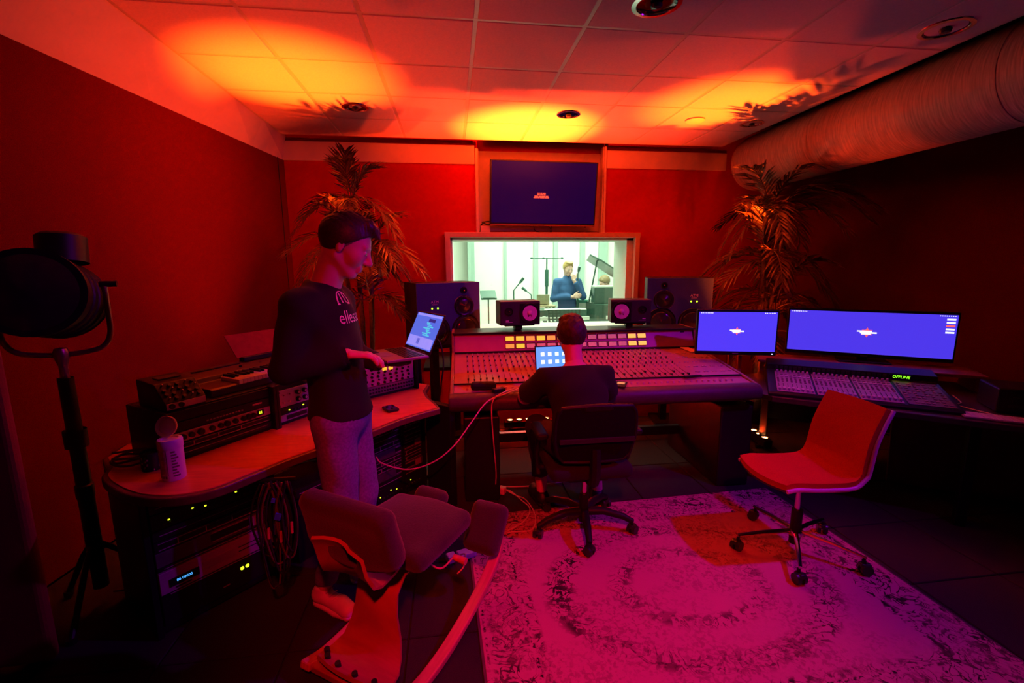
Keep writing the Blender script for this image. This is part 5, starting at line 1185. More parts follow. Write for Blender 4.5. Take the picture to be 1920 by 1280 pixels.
def clothe(torso, arms, k, infl, planes):
    """torso garment with sleeves, each sleeve ended at its own fraction of the limb"""
    sl = [cut(union(pr, 0.02, infl), (end, d)) for pr, end, d in arms]
    return cut(union([union(torso, k, infl)] + sl, k), *planes)
DENIM = mat('jeans_denim', (0.15, 0.13, 0.34), 0.85, scale=90, var=0.25, bump=0.2); BLKCLOTH = mat('black_sweater', (0.0075, 0.0070, 0.0085), 0.95, scale=250, bump=0.25)
SHOEW = mat('white_sneaker', (0.66, 0.58, 0.62), 0.55, var=0.05)
def shoe(t, heel, toe, m, sole, nm='shoe', k=1.0):
    h_ = V3(*heel); o = V3(*toe); d = _n(o - h_); L = np.linalg.norm(o - h_); s = np.cross(V3(0, 0, 1), d); c = h_
    R = np.stack([d, s, V3(0, 0, 1)], 1)
    up = cut(union([rcone(c + d * 0.035 * k + V3(0, 0, 0.050 * k), c + d * (L - 0.04 * k) + V3(0, 0, 0.028 * k), 0.038 * k, 0.032 * k), rcone(c + d * (L * 0.62) + s * 0.012 * k + V3(0, 0, 0.030 * k), c + d * (L - 0.045 * k) - s * 0.006 * k + V3(0, 0, 0.028 * k), 0.036 * k, 0.033 * k), rcone(c + d * 0.04 * k + V3(0, 0, 0.05 * k), c + d * 0.055 * k + V3(0, 0, 0.095 * k), 0.037 * k, 0.036 * k)], 0.025 * k), ((c + V3(0, 0, 0.012 * k)), (0, 0, -1)), ((c + d * 0.05 + V3(0, 0, 0.105 * k)), (-0.3 * d[0], -0.3 * d[1], 1)))
    o_ = organic(nm, up, m, t, h=0.008)
    so = cut(union([rcone(c + d * 0.038 * k + V3(0, 0, 0.012), c + d * (L * 0.6) + V3(0, 0, 0.012), 0.040 * k, 0.042 * k), rcone(c + d * (L * 0.6) + V3(0, 0, 0.012), c + d * (L - 0.042 * k) + V3(0, 0, 0.012), 0.045 * k, 0.040 * k)], 0.01), (c + V3(0, 0, 0.0), (0, 0, -1)), (c + V3(0, 0, 0.024), (0, 0, 1)))
    organic('sole', so, sole, o_, h=0.008, relax=0)
    lc = MB()
    for j in range(5):
        q = c + d * (0.10 + 0.022 * j) * k; zt = 0.098 - 0.010 * j
        lc.tube([tuple(q - s * 0.024 + V3(0, 0, zt * k - 0.010)), tuple(q + d * 0.006 + V3(0, 0, zt * k)), tuple(q + s * 0.024 + V3(0, 0, zt * k - 0.010))], 0.0028, n=5)
    lc.build('laces', sole, o_)
    return o_

# ---- standing man with laptop -------------------------------------------------------
st = thing('person', 'standing man in black sweater and jeans typing on a laptop he holds', 'person', (-0.515, 2.085, 0), math.radians(-9))
hx = Xf((0.072, 0, 1.682), rotm(math.radians(10), math.radians(26)), 1.06)
nb = V3(-0.045, 0, 1.51)
sR, sL = V3(-0.075, -0.180, 1.430), V3(-0.055, 0.180, 1.430)
eR, eL = V3(-0.130, -0.215, 1.180), V3(-0.020, 0.235, 1.170); wR, wL = V3(0.095, -0.125, 1.232), V3(0.130, 0.165, 1.132)
hipR, hipL = V3(0, -0.085, 0.90), V3(0, 0.085, 0.90); kR, kL = V3(0.010, -0.085, 0.50), V3(0.040, 0.095, 0.50); aR, aL = V3(-0.115, -0.060, 0.10), V3(-0.010, 0.110, 0.10)
torso = [ell((0.0, 0, 0.93), (0.115, 0.155, 0.13)), ell((-0.005, 0, 1.06), (0.105, 0.140, 0.14)), ell((-0.030, 0, 1.25), (0.115, 0.160, 0.17)), ell((-0.055, 0, 1.385), (0.105, 0.165, 0.10)), rcone((-0.065, -0.13, 1.435), (-0.055, 0.13, 1.435), 0.062, 0.062), rcone((-0.055, 0, 1.43), nb, 0.085, 0.060)]
armR = [rcone(sR, eR, 0.052, 0.042), rcone(eR, wR, 0.041, 0.028)]; armL = [rcone(sL, eL, 0.052, 0.042), rcone(eL, wL, 0.041, 0.028)]
legR = [rcone(hipR, kR, 0.082, 0.056), rcone(kR, aR, 0.056, 0.036)]; legL = [rcone(hipL, kL, 0.082, 0.056), rcone(kL, aL, 0.056, 0.036)]
body_f = union(torso + armR + armL + legR + legL, 0.03)
hdR = hand(wR, (0.82, 0.42, -0.12), (0.1, 0.1, 1), 1, (0.35, 0.45, 0.35)); hdL = hand(wL, (0.92, -0.20, 0.05), (0.0, 0.0, -1), 1, (-0.05, 0.10, 0.10), thumb=(0.5, 0.8, -0.1))
organic('body', body_f, SKIN(), st, h=0.016, parts=[(head_sdf(hx, nb + V3(0.005, 0, -0.02), 0.064), 0.0052), (hdR, 0.0042), (hdL, 0.0042)])
eyes(st, hx)
fr = [hx.el((0.010, 0, 0.106), (0.078, 0.050, 0.028)), hx.rc((0.050, -0.014, 0.112), (0.104, -0.006, 0.082), 0.020, 0.007), hx.rc((0.050, 0.014, 0.112), (0.100, 0.020, 0.084), 0.020, 0.007)]
organic('hair', hair_cap(hx, 0.0075, ((0.062, 0, 0.062), (0.70, 0, -0.71)), extra=fr, amp=0.0042, comb=True), mat('hair_dark', (0.045, 0.018, 0.012), 0.5, scale=120, var=0.5), st, h=0.005, relax=0)
fm = bpy.data.materials.new('hair_fade'); fm.use_nodes = True
nt = fm.node_tree; pb = nt.nodes['Principled BSDF']; pb.inputs['Base Color'].default_value = (0.035, 0.014, 0.010, 1); pb.inputs['Roughness'].default_value = 0.8
nz_ = nt.nodes.new('ShaderNodeTexNoise'); nz_.inputs['Scale'].default_value = 900; mr_ = nt.nodes.new('ShaderNodeMapRange'); mr_.inputs[1].default_value = 0.42; mr_.inputs[2].default_value = 0.58
tc_ = nt.nodes.new('ShaderNodeTexCoord'); nt.links.new(tc_.outputs['Object'], nz_.inputs['Vector']); nt.links.new(nz_.outputs['Fac'], mr_.inputs[0]); nt.links.new(mr_.outputs[0], pb.inputs['Alpha'])
organic('hair_fade', hair_cap(hx, 0.0055, ((0.062, 0, 0.066), (0.80, 0, -0.60)), amp=0.0), fm, st, h=0.006, relax=0)
sw = wrinkle(clothe(torso, [(armR, wR - (wR - eR) * 0.06, wR - eR), (armL, wL - (wL - eL) * 0.06, wL - eL)], 0.045, 0.016, [((0, 0, 0.935), (0.0, 0, -1)), (nb + V3(0.01, 0, 0.024), (0.12, 0, 1))]), 0.0055, 16)
swo = organic('sweater', sw, BLKCLOTH, st, h=0.011)
def cuffring(a, b_, t_, r, nm, m, par):
    p = V3(*a) + (V3(*b_) - V3(*a)) * t_; d = _n(V3(*b_) - V3(*a)); return MB().tube([tuple(p - d * 0.018), tuple(p), tuple(p + d * 0.016)], [r * 1.05, r * 1.08, r], n=14).build(nm, m, par, smooth=True)
cuffring(eR, wR, 0.93, 0.040, 'cuff', BLKCLOTH, swo); cuffring(eL, wL, 0.93, 0.040, 'cuff', BLKCLOTH, swo)
je = wrinkle(cut(union([ell((0.0, 0, 0.94), (0.112, 0.150, 0.12))] + legR + legL, 0.03, 0.013), ((0, 0, 1.0), (0, 0, 1)), ((0, 0, 0.125), (0, 0, -1))), 0.004, 22, (1, 1, 2.2))
organic('jeans', je, DENIM, st, h=0.012)
shoe(st, (-0.175, -0.035, 0.0), (0.060, -0.150, 0.0), SHOEW, SHOEW); shoe(st, (-0.060, 0.115, 0.0), (0.205, 0.085, 0.0), SHOEW, SHOEW)
LOGO = mat('sweater_print', (0.80, 0.62, 0.60), 0.7)
def wraptext(o):
    md = o.modifiers.new('wrap', 'SHRINKWRAP'); md.target = swo; md.wrap_method = 'PROJECT'; md.use_project_x = True; md.use_project_y = False; md.use_project_z = False; md.use_negative_direction = True; md.use_positive_direction = True; md.offset = 0.004
tx = text('ellesse', 'sweater_letters', 0.080, LOGO, swo, frame((0.16, -0.010, 1.378), (0, 1, 0), (0, 0, 1)), depth=0.0, squash=0.80); wraptext(tx)
hb = MB(); P_ = [(0.16, 0.042 * math.cos(a), 1.418 + 0.052 * math.sin(a)) for a in [PI * k / 14 for k in range(15)]]; P2 = [(0.16, 0.034 * math.cos(a), 1.424 + 0.042 * math.sin(a)) for a in [PI * k / 14 for k in range(15)]]
hb.add(P_ + P2, [(i, i + 1, 16 + i, 15 + i) for i in range(14)]); hb.add([(0.16, y, z) for y, z in ((-0.042, 1.412), (0.042, 1.412), (0.042, 1.420), (-0.042, 1.420))], [(0, 1, 2, 3)])
for yy in (-0.012, 0.012): hb.add([(0.16, yy + a, z) for a, z in ((-0.003, 1.42), (0.003, 1.42), (0.003 - yy * 0.3, 1.462), (-0.003 - yy * 0.3, 1.462))], [(0, 1, 2, 3)])
o = hb.build('sweater_emblem', LOGO, swo); o.location = (0, -0.035, 0.022); wraptext(o)
# his laptop
lz = math.atan2(-0.92, 0.38) + PI - PI / 2 + PI / 2
SCRL = mat('screen_session', (0.03, 0.05, 0.2), 0.3, emit=(0.07, 0.15, 0.75), es=1.0, var=0.0)
lt2, s2, Rm2 = laptop('laptop', 'silver laptop held open by the standing man, blue session on screen', (-0.185, 2.265, 1.165), math.radians(-62), 0.30, 0.205, 0.205, math.radians(26), SCRL)
CY = mat('screen_cyan', (0.1, 0.6, 0.8), 0.3, emit=(0.03, 0.62, 0.80), es=1.0); DKB = mat('screen_dark_blue', (0.01, 0.01, 0.08), 0.3, emit=(0.02, 0.02, 0.22), es=1.0); LTB = mat('screen_light_blue', (0.2, 0.3, 0.9), 0.3, emit=(0.22, 0.28, 0.95), es=1.0)
for (x, z, w_, h_, m_) in ((0.0, 0.048, 0.27, 0.052, LTB), (0.0, 0.188, 0.27, 0.012, LTB), (0.05, 0.165, 0.07, 0.016, DKB), (-0.02, 0.05, 0.03, 0.03, DKB)) + tuple((0.02 + 0.05 * ((k * 7) % 3) / 3, 0.150 - 0.009 * k, 0.035 + 0.05 * ((k * 5) % 4) / 4, 0.006, CY) for k in range(8)):
    MB(Rm2).box((x, -0.0016, z), (w_, 0.001, h_)).build('screen_block', m_, s2)

# ---- seated man -------------------------------------------------------------------
se = thing('person', 'seated man seen from behind in black t-shirt at the mixing console', 'person', (0.730, 2.44, 0), math.radians(91))
hx = Xf((0.275, 0.0, 1.150), rotm(math.radians(-2), math.radians(16)))
nb = V3(0.190, 0, 0.985)
sL, sR = V3(0.17, 0.170, 0.930), V3(0.17, -0.170, 0.930); eL, eR = V3(0.30, 0.285, 0.775), V3(0.30, -0.250, 0.775); wL, wR = V3(0.450, 0.165, 0.805), V3(0.50, -0.17, 0.835)
hipL, hipR = V3(0.02, 0.095, 0.555), V3(0.02, -0.095, 0.555); kL, kR = V3(0.42, 0.185, 0.535), V3(0.42, -0.185, 0.535); aL, aR = V3(0.375, 0.160, 0.10), V3(0.33, -0.215, 0.10)
torso = [ell((0.0, 0, 0.585), (0.125, 0.165, 0.10)), ell((0.035, 0, 0.70), (0.112, 0.150, 0.13)), ell((0.105, 0, 0.83), (0.118, 0.165, 0.14)), rcone((0.165, -0.125, 0.925), (0.165, 0.125, 0.925), 0.068, 0.068), rcone((0.16, 0, 0.92), nb, 0.09, 0.062)]
armL = [rcone(sL, eL, 0.054, 0.043), rcone(eL, wL, 0.041, 0.028)]; armR = [rcone(sR, eR, 0.054, 0.043), rcone(eR, wR, 0.041, 0.028)]
legL = [rcone(hipL, kL, 0.085, 0.060), rcone(kL, aL, 0.055, 0.036)]; legR = [rcone(hipR, kR, 0.085, 0.060), rcone(kR, aR, 0.055, 0.036)]
hdL = hand(wL, (0.75, -0.62, 0.02), (0, 0, 1), -1, (0.25, 0.4, 0.3)); hdR = hand(wR, (0.9, 0.3, -0.1), (0, 0, 1), 1, (0.25, 0.4, 0.3))
organic('body', union(torso + armL + armR + legL + legR, 0.03), SKIN(), se, h=0.015, parts=[(head_sdf(hx, nb + V3(0, 0, -0.02)), 0.006), (hdL, 0.0045), (hdR, 0.0045)])
eyes(se, hx)
organic('hair', hair_cap(hx, 0.013, ((0.072, 0, 0.055), (0.70, 0, -0.70)), extra=[hx.el((0.0, 0, 0.115), (0.085, 0.070, 0.034))], amp=0.0038), mat('hair_brown', (0.030, 0.014, 0.010), 0.6, scale=120, var=0.6), se, h=0.006)
ts = wrinkle(clothe(torso, [([rcone(sL, eL, 0.060, 0.058)], sL + (eL - sL) * 0.88, eL - sL), ([rcone(sR, eR, 0.060, 0.058)], sR + (eR - sR) * 0.88, eR - sR)], 0.045, 0.018, [((0, 0, 0.535), (0, 0, -1)), (nb + V3(0, 0, 0.002), (0.25, 0, 1))]), 0.006, 15)
organic('t_shirt', ts, BLKCLOTH, se, h=0.012)
tr = wrinkle(cut(union([ell((0.0, 0, 0.56), (0.125, 0.165, 0.075))] + legL + legR, 0.03, 0.016), ((0, 0, 0.20), (0, 0, -1))), 0.005, 18)
organic('trousers', tr, mat('dark_trousers', (0.030, 0.016, 0.018), 0.9, scale=200, bump=0.2), se, h=0.013)
SHB = mat('black_shoe', (0.012, 0.011, 0.012), 0.5)
shoe(se, (0.32, 0.150, 0.0), (0.58, 0.190, 0.0), SHB, SHB); shoe(se, (0.275, -0.205, 0.0), (0.535, -0.255, 0.0), SHB, SHB)

# ---- man in the live room ----------------------------------------------------------
YM = 7.45; K = YM / 6.4
lm = thing('person', 'man in blue sweater beyond the window, hand at his chin', 'person', (1.64 * K, YM, -0.06), math.radians(-92)); lm.scale = (0.95, 0.95, 0.95)
hx = Xf((0.045, 0.0, 1.665), rotm(math.radians(14), math.radians(14)))
nb = V3(-0.01, 0, 1.50)
sL, sR = V3(0, 0.185, 1.43), V3(0, -0.185, 1.43); eL, eR = V3(0.12, 0.25, 1.19), V3(0.05, -0.25, 1.16); wL, wR = V3(0.17, 0.075, 1.47), V3(0.21, 0.06, 1.19)
torso = [ell((0, 0, 0.95), (0.115, 0.160, 0.13)), ell((0, 0, 1.10), (0.11, 0.15, 0.15)), ell((0, 0, 1.28), (0.118, 0.165, 0.16)), rcone((0, -0.13, 1.425), (0, 0.13, 1.425), 0.065, 0.065), rcone((0, 0, 1.42), nb, 0.085, 0.06)]
armL = [rcone(sL, eL, 0.055, 0.044), rcone(eL, wL, 0.042, 0.030)]; armR = [rcone(sR, eR, 0.055, 0.044), rcone(eR, wR, 0.042, 0.030)]
legs = [rcone((0, -0.09, 0.9), (0.02, -0.10, 0.50), 0.083, 0.058), rcone((0.02, -0.10, 0.5), (0, -0.11, 0.10), 0.057, 0.036), rcone((0, 0.09, 0.9), (0.03, 0.10, 0.50), 0.083, 0.058), rcone((0.03, 0.10, 0.5), (0.02, 0.11, 0.10), 0.057, 0.036)]
organic('body', union(torso + armL + armR + legs, 0.03), SKIN(), lm, h=0.018, parts=[(head_sdf(hx, nb + V3(0, 0, -0.02)), 0.007), (hand(wL, (-0.10, -0.15, 1), (0.9, 0, 0), -1, (0.9, 0.8, 0.5)), 0.006), (hand(wR, (0.1, 0.95, 0.2), (0.9, 0, 0.2), 1, (0.3, 0.5, 0.4)), 0.006)])
eyes(lm, hx)
organic('hair', hair_cap(hx, 0.008, extra=[hx.el((0.02, 0, 0.115), (0.085, 0.066, 0.03))]), mat('hair_blond', (0.42, 0.26, 0.09), 0.5, var=0.3, scale=90), lm, h=0.008)
BLU = mat('blue_sweater', (0.030, 0.085, 0.22), 0.9, scale=160, bump=0.3)
organic('sweater', wrinkle(clothe(torso, [(armL, wL - (wL - eL) * 0.12, wL - eL), (armR, wR - (wR - eR) * 0.1, wR - eR)], 0.045, 0.018, [((0, 0, 0.965), (0, 0, -1))]), 0.006, 15), BLU, lm, h=0.013)
organic('trousers', cut(union([ell((0, 0, 0.95), (0.115, 0.158, 0.12))] + legs, 0.03, 0.014), ((0, 0, 1.0), (0, 0, 1)), ((0, 0, 0.12), (0, 0, -1))), mat('dark_denim', (0.03, 0.06, 0.09), 0.85), lm, h=0.015)
for s in (-1, 1): shoe(lm, (-0.06, s * 0.11, 0.0), (0.21, s * 0.14, 0.0), SHB, SHOEW)
# ---- pianist, only the head shows over the piano ---------------------------------
pn = thing('person', 'person seated behind the grand piano, only the hair showing', 'person', (2.50 * 1.18, 8.45, 0), math.radians(180))
hx = Xf((0.06, 0, 1.245), rotm(0, math.radians(28)))
nb = V3(0, 0, 1.06); torso = [ell((-0.02, 0, 0.60), (0.13, 0.17, 0.12)), ell((-0.01, 0, 0.82), (0.12, 0.165, 0.2)), rcone((0, -0.13, 0.985), (0, 0.13, 0.985), 0.066, 0.066), rcone((0, 0, 0.98), nb, 0.085, 0.06)]
arms = [rcone((0, s * 0.18, 0.98), (0.10, s * 0.23, 0.72), 0.053, 0.043) for s in (-1, 1)] + [rcone((0.10, s * 0.23, 0.72), (0.36, s * 0.17, 0.76), 0.041, 0.028) for s in (-1, 1)]
legs = [rcone((0, s * 0.1, 0.56), (0.42, s * 0.13, 0.54), 0.085, 0.06) for s in (-1, 1)] + [rcone((0.42, s * 0.13, 0.54), (0.40, s * 0.13, 0.08), 0.056, 0.037) for s in (-1, 1)]
organic('body', union(torso + arms + legs, 0.03), SKIN(), pn, h=0.02, parts=[(head_sdf(hx, nb + V3(0, 0, -0.02)), 0.008)] + [(hand((0.36, s * 0.17, 0.76), (1, 0, -0.1), (0, 0, 1), -s), 0.007) for s in (-1, 1)])
organic('hair', hair_cap(hx, 0.014, amp=0.005), mat('hair_light_brown', (0.20, 0.13, 0.06), 0.6, var=0.4, scale=90), pn, h=0.009)
organic('shirt', cut(union(torso + arms[:2], 0.04, 0.016), ((0, 0, 0.56), (0, 0, -1)), (nb + V3(0, 0, 0.0), (0, 0, 1))), mat('grey_shirt', (0.25, 0.27, 0.28), 0.9), pn, h=0.016)
organic('trousers', cut(union([ell((0, 0, 0.56), (0.13, 0.17, 0.08))] + legs, 0.03, 0.013), ((0, 0, 0.12), (0, 0, -1))), mat('dark_denim', (0.03, 0.06, 0.09), 0.85), pn, h=0.018)
for s in (-1, 1): shoe(pn, (0.34, s * 0.13, 0.0), (0.60, s * 0.15, 0.0), SHB, SHB)
# ------------------------------------------------------------------ live room things
GRN = mat('piano_black_green', (0.035, 0.075, 0.055), 0.25, var=0.1); STD = mat('stand_dark_green', (0.03, 0.10, 0.07), 0.4)
t = thing('grand_piano', 'dark grand piano with raised lid beyond the window', 'piano', (2.25, 6.95, 0))
case = bez([(-0.02, 0.0, 0), (0.0, 0.55, 0), (0.12, 0.85, 0), (0.40, 1.0, 0), (0.75, 1.02, 0), (1.3, 1.02, 0), (1.45, 1.0, 0)], 5)
pc = [(p.x, p.y) for p in case] + [(1.45, -0.35), (0.55, -0.38), (0.25, -0.30), (0.05, -0.15)]
MB().prism(pc, 0.66, 0.98).build('case', GRN, t, bevel=0.008)
MB().prism([(-0.03, 0.0), (0.0, 0.28), (1.45, 0.28), (1.45, 0.0)], 0.98, 1.235).build('front_board', GRN, t, bevel=0.01)
MB().box((0.7, 0.14, 1.245), (1.4, 0.24, 0.022)).build('music_shelf', LW, t, bevel=0.004)
for (x, y) in ((0.12, 0.05), (1.3, 0.0), (0.8, 0.85)):
    MB().lathe([(0.035, 0.0), (0.05, 0.03), (0.045, 0.3), (0.06, 0.6), (0.06, 0.67)], (x, y, 0), n=14).build('leg', GRN, t, smooth=True)
Ml = Matrix.Translation((0.0, 0.55, 1.72)) @ Matrix.Rotation(math.radians(31), 4, 'Y')
MB(Ml).prism([(-0.05, -0.30), (0.12, -0.42), (1.35, -0.35), (1.35, 0.35), (0.1, 0.30)], -0.012, 0.012).build('lid', GRN, t, bevel=0.004)
MB(Ml).box((0.55, -0.20, -0.02), (0.06, 0.04, 0.02)).build('lid_fitting', CHROME(), t)
MB().cyl((-0.04, 0.25, 0.98), (0.10, 0.30, 1.66), 0.013, n=8).build('prop_stick', GRN, t, smooth=True)
MB().box((0.7, -0.36, 0.80), (1.3, 0.03, 0.05)).build('key_slip', LW, t)
t = thing('piano_bench', 'low bench behind the grand piano', 'bench', (2.95, 8.45, 0))
MB().box((0, 0, 0.45), (0.5, 0.34, 0.07)).build('seat', BLACK(), t, bevel=0.01)
for sx in (-1, 1):
    for sy in (-1, 1): MB().box((sx * 0.2, sy * 0.13, 0.21), (0.04, 0.04, 0.42)).build('leg', BLACK(), t)
def micstand(label, x, y, h, boom=None, nm='microphone_stand', thick=0.011):
    t = thing(nm, label, 'stand', (x, y, 0))
    MB().cyl((0, 0, 0.06), (0, 0, h), thick, n=8).build('pole', STD, t, smooth=True); MB().cyl((0, 0, h * 0.45), (0, 0, h * 0.72), thick * 1.7, n=8).build('clutch_tube', STD, t, smooth=True)
    for a in (0.4, 2.5, 4.6): MB().tube([(0, 0, 0.16), (0.26 * math.cos(a), 0.26 * math.sin(a), 0.012)], 0.011, n=6).build('leg', STD, t)
    if boom: 
        MB().tube([(0, 0, h), boom], 0.009, n=6).build('boom', STD, t); b_ = Vector(boom); MB().cyl(b_, b_ + (b_ - Vector((0, 0, h))).normalized() * 0.10, 0.020, 0.024, n=10).build('microphone', STD, t, smooth=True)
    return t
t = micstand('tall T-shaped microphone stand beyond the window, left of the blue sweater', 1.715, 8.2, 1.70, None, thick=0.014)
MB().cyl((-0.29, 0, 1.70), (0.31, 0, 1.705), 0.008, n=6).build('cross_bar', STD, t)
for x in (-0.28, -0.06, 0.28): MB().cyl((x, 0, 1.69), (x, 0, 1.72), 0.022, n=8).build('clamp', STD, t)
MB().cyl((0, 0, 1.20), (0, 0, 1.50), 0.036, n=10).build('cable_wrap', STD, t, smooth=True)
micstand('short boom microphone stand beyond the window, near the left', 1.00, 7.4, 1.18, (0.10, 0, 1.30))
micstand('low boom microphone stand beyond the window, near the laptop', 1.40, 8.0, 1.06, (-0.09, 0, 1.13))
micstand('straight microphone stand directly right of the blue sweater', 2.06, 7.35, 1.44, (0.0, -0.03, 1.48))
t = thing('music_desk', 'small flat green music desk beyond the window beside the left loudspeaker', 'stand', (0.56, 7.1, 0))
MB().box((0, 0, 1.13), (0.24, 0.30, 0.03), Matrix.Rotation(math.radians(20), 3, 'X')).build('desk_plate', STD, t, bevel=0.004); MB().box((0, -0.14, 1.085), (0.18, 0.03, 0.03)).build('ledge', STD, t)
MB().cyl((0, 0, 0.04), (0, 0, 1.12), 0.012, n=8).build('pole', STD, t); MB().lathe([(0.0005, 0.0), (0.15, 0.0), (0.15, 0.02), (0.02, 0.04)], n=20).build('base', STD, t, smooth=True)
t = thing('stage_piano', 'slim dark stage piano on a stand below the man in blue', 'keyboard', (1.62, 6.72, 0))
MB().box((0, 0, 0.885), (0.74, 0.30, 0.09)).build('piano_body', STD, t, bevel=0.01); MB().box((0.05, -0.10, 0.932), (0.62, 0.12, 0.012)).build('key_bed', LW, t)
MB().box((0, -0.16, 0.805), (0.80, 0.06, 0.05)).build('front_rail', LW, t, bevel=0.005)
for s in (-1, 1): MB().tube([(s * 0.30, 0.1, 0.84), (-s * 0.26, -0.05, 0.02)], 0.018, n=8).build('cross_leg', STD, t)
for s in (-1, 1): MB().box((-s * 0.26, 0.0, 0.012), (0.05, 0.36, 0.024)).build('foot', STD, t)
t = thing('side_table', 'small table beyond the window carrying a laptop', 'table', (1.42, 7.25, 0))
MB().box((0, 0, 0.935), (0.42, 0.36, 0.03)).build('table_top', mat('table_tan', (0.42, 0.34, 0.20), 0.5), t, bevel=0.004)
for sx in (-1, 1):
    for sy in (-1, 1): MB().box((sx * 0.18, sy * 0.15, 0.46), (0.03, 0.03, 0.92)).build('leg', STD, t)
laptop('laptop', 'laptop seen from behind on the table beyond the window', (1.44, 7.17, 0.951), math.radians(172), 0.20, 0.19, 0.165, math.radians(14), mat('screen_dim', (0.1, 0.1, 0.1), 0.3), mat('laptop_tan', (0.50, 0.42, 0.28), 0.4, 0.3))
for o in bpy.data.objects:
    if o.parent and o.parent.get('label') == 'laptop seen from behind on the table beyond the window' and o.name.startswith('lid'): o.data.materials.clear(); o.data.materials.append(mat('laptop_tan', (0.5, 0.42, 0.28)))
t = thing('music_stand', 'black perforated music stand just beyond the window glass', 'stand', (1.50, 5.98, 0))
g = MB(Matrix.Translation((0, 0, 0.885)) @ Matrix.Rotation(math.radians(-18), 4, 'X'))
for k in range(9): g.box((-0.215 + 0.0538 * k, 0, 0), (0.022, 0.006, 0.20))
for k in range(6): g.box((0, 0, -0.10 + 0.04 * k), (0.46, 0.006, 0.018))
g.build('perforated_plate', STD, t); MB().box((0, -0.03, 0.79), (0.46, 0.05, 0.012)).build('ledge', STD, t)
MB().cyl((0, 0.02, 0.05), (0, 0.02, 0.86), 0.012, n=8).build('pole', STD, t)
for a in (0.4, 2.5, 4.6): MB().tube([(0, 0.02, 0.14), (0.22 * math.cos(a), 0.02 + 0.22 * math.sin(a), 0.012)], 0.010, n=6).build('leg', STD, t)
t = thing('teal_cymbal_case', 'small teal box beside the piano prop beyond the window', 'box', (2.18, 7.55, 0))
MB().box((0, 0, 0.50), (0.20, 0.16, 1.0)).build('box_body', mat('teal', (0.05, 0.28, 0.20), 0.5), t, bevel=0.01); MB().box((0, -0.081, 0.9), (0.12, 0.004, 0.10)).build('front_label', LW, t)

# ------------------------------------------------------------------ cables and power on the floor
WC = mat('white_cable', (0.70, 0.55, 0.50), 0.45)
t = thing('white_lead', 'thin white lead running from the console down to the desk racks', 'cable', (0, 0, 0))
MB().tube(bez([(0.42, 2.90, 0.785), (0.33, 2.80, 0.785), (0.20, 2.72, 0.762), (0.10, 2.66, 0.66), (-0.01, 2.62, 0.53), (-0.14, 2.62, 0.43), (-0.30, 2.66, 0.375), (-0.46, 2.74, 0.39), (-0.50, 2.79, 0.41)], 7), 0.0042, n=6).build('lead', WC, t, smooth=True)
t = thing('white_lead', 'white lead dropping from the console edge to the floor socket', 'cable', (0, 0, 0))
MB().tube(bez([(0.40, 2.92, 0.783), (0.30, 2.80, 0.788), (0.235, 2.725, 0.765), (0.225, 2.722, 0.66), (0.24, 2.76, 0.45), (0.26, 2.86, 0.20), (0.25, 2.95, 0.03), (0.20, 3.00, 0.02)], 7), 0.004, n=6).build('lead', WC, t, smooth=True)
t = thing('power_strip', 'white power strip with plug on the floor by the console pedestal', 'power strip', (0.22, 3.02, 0), math.radians(-30))
MB().box((0, 0, 0.022), (0.20, 0.055, 0.044)).build('strip_body', WHITEP(), t, bevel=0.008)
for k in range(2): MB().cyl((-0.05 + 0.07 * k, 0, 0.044), (-0.05 + 0.07 * k, 0, 0.046), 0.02, n=14).build('socket', mat('socket_grey', (0.3, 0.3, 0.3), 0.5), t)
MB().box((0.11, -0.01, 0.04), (0.05, 0.05, 0.05)).build('plug', WHITEP(), t, bevel=0.008)
t = thing('floor_lead', 'pale lead looping over the floor from the power strip to the white adapter', 'cable', (0, 0, 0))
MB().tube(bez([(0.30, 2.98, 0.035), (0.37, 2.99, 0.012), (0.43, 2.86, 0.010), (0.47, 2.74, 0.010), (0.41, 2.60, 0.010), (0.27, 2.49, 0.010), (0.15, 2.40, 0.010), (0.07, 2.34, 0.02)], 7), 0.0042, n=6).build('lead', WC, t, smooth=True)
MB().tube(bez([(0.31, 3.0, 0.035), (0.40, 2.93, 0.010), (0.46, 2.84, 0.018), (0.49, 2.66, 0.010), (0.44, 2.50, 0.010), (0.30, 2.48, 0.016), (0.17, 2.43, 0.010), (0.08, 2.35, 0.02)], 7), 0.004, n=6).build('lead', WC, t, smooth=True)
MB().tube(bez([(0.31, 3.01, 0.04), (0.42, 3.05, 0.010), (0.58, 3.05, 0.010), (0.80, 3.08, 0.010)], 7), 0.004, n=6).build('lead', WC, t, smooth=True)
t = thing('power_adapter', 'white power adapter block lying behind the kneeling chair', 'adapter', (0.04, 2.31, 0), math.radians(20))
MB().box((0, 0, 0.018), (0.10, 0.06, 0.034)).build('adapter_body', WHITEP(), t, bevel=0.006); MB().box((-0.09, 0.0, 0.022), (0.05, 0.05, 0.044)).build('plug', WHITEP(), t, bevel=0.008)
MB().tube(bez([(-0.05, 0, 0.02), (-0.03, -0.06, 0.06), (-0.06, -0.11, 0.03), (-0.10, -0.12, 0.008)], 6), 0.004, n=6).build('lead', WC, t, smooth=True)
t = thing('black_cable', 'black cable curving from the left loudspeaker behind the desk end', 'cable', (0, 0, 0))
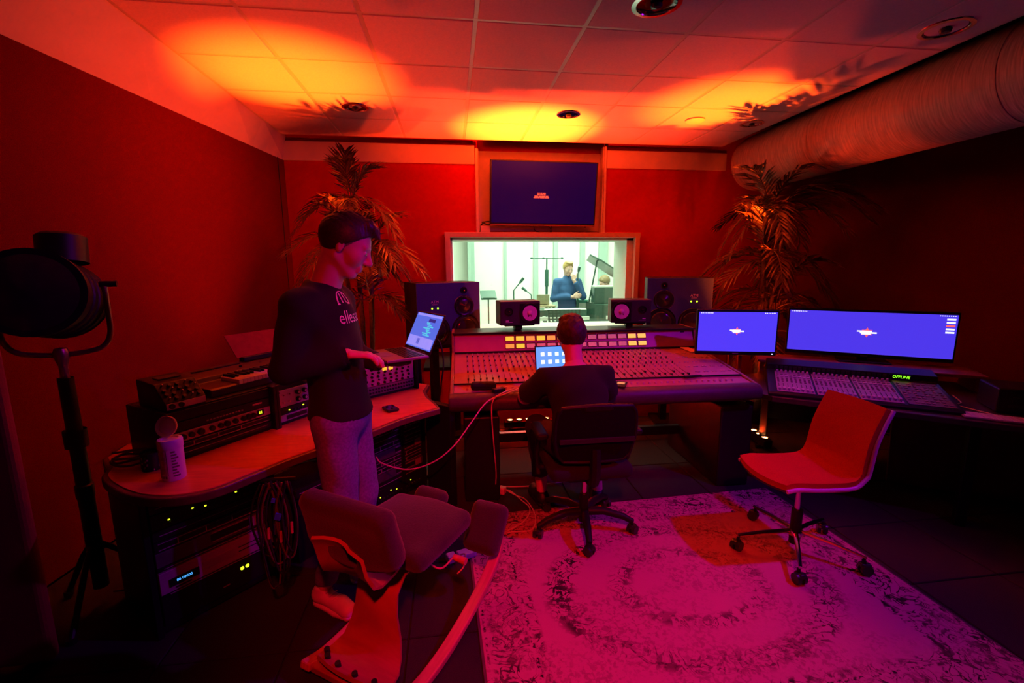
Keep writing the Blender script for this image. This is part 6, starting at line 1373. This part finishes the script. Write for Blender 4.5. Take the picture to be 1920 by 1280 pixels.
MB().tube(bez([(-0.24, 3.32, 1.06), (-0.18, 3.30, 1.10), (-0.10, 3.28, 1.05), (-0.075, 3.26, 0.90), (-0.10, 3.22, 0.72), (-0.125, 3.16, 0.50), (-0.12, 3.1, 0.2)], 7), 0.006, n=6).build('cable', BLACK(), t, smooth=True)
t = thing('boom_stand', 'black stand with tilted arm behind the laptop of the standing man', 'stand', (-0.26, 3.42, 0))
MB().cyl((0, 0, 0.04), (0, 0, 1.02), 0.016, n=10).build('pole', BLACKM(), t, smooth=True); MB().lathe([(0.0005, 0), (0.12, 0), (0.12, 0.02), (0.03, 0.05)], n=20).build('base', BLACKM(), t, smooth=True)
MB().tube([(0, 0, 1.0), (0.03, -0.08, 1.07)], 0.02, n=8).build('arm', BLACKM(), t)
# pale tape marks and boards on the floor behind the console
TP = mat('pale_tape', (0.70, 0.62, 0.50), 0.7)
for k, (x, y, L_, a, w_) in enumerate(((0.36, 4.22, 0.30, 0.0, 0.022), (0.30, 4.12, 0.20, -0.9, 0.02), (1.60, 4.27, 0.34, -0.05, 0.022), (1.58, 4.18, 0.16, 1.2, 0.02))):
    t = thing('floor_tape', ['pale tape strip on the floor left of the LED bar', 'short angled pale tape mark left of the LED bar', 'pale tape strip on the floor right of the LED bar', 'short angled pale tape mark right of the LED bar'][k], 'tape', (x, y, 0.0), a)
    MB().box((0, 0, 0.0015), (L_, w_, 0.002)).build('tape', TP, t)
t = thing('wedge_board', 'pale upright wedge board standing under the right half of the console', 'board', (1.74, 4.30, 0))
MB().add([(-0.075, -0.012, 0), (0.055, -0.012, 0), (0.05, -0.012, 0.26), (-0.04, -0.012, 0.26), (-0.075, 0.012, 0), (0.055, 0.012, 0), (0.05, 0.012, 0.26), (-0.04, 0.012, 0.26)], [(0, 1, 2, 3), (4, 7, 6, 5), (0, 4, 5, 1), (1, 5, 6, 2), (2, 6, 7, 3), (3, 7, 4, 0)]).build('board', mat('pale_wood', (0.75, 0.55, 0.35), 0.6), t, bevel=0.003)
MB().box((0, 0.05, 0.01), (0.13, 0.10, 0.02)).build('foot_block', mat('pale_wood', (0.75, 0.55, 0.35)), t)
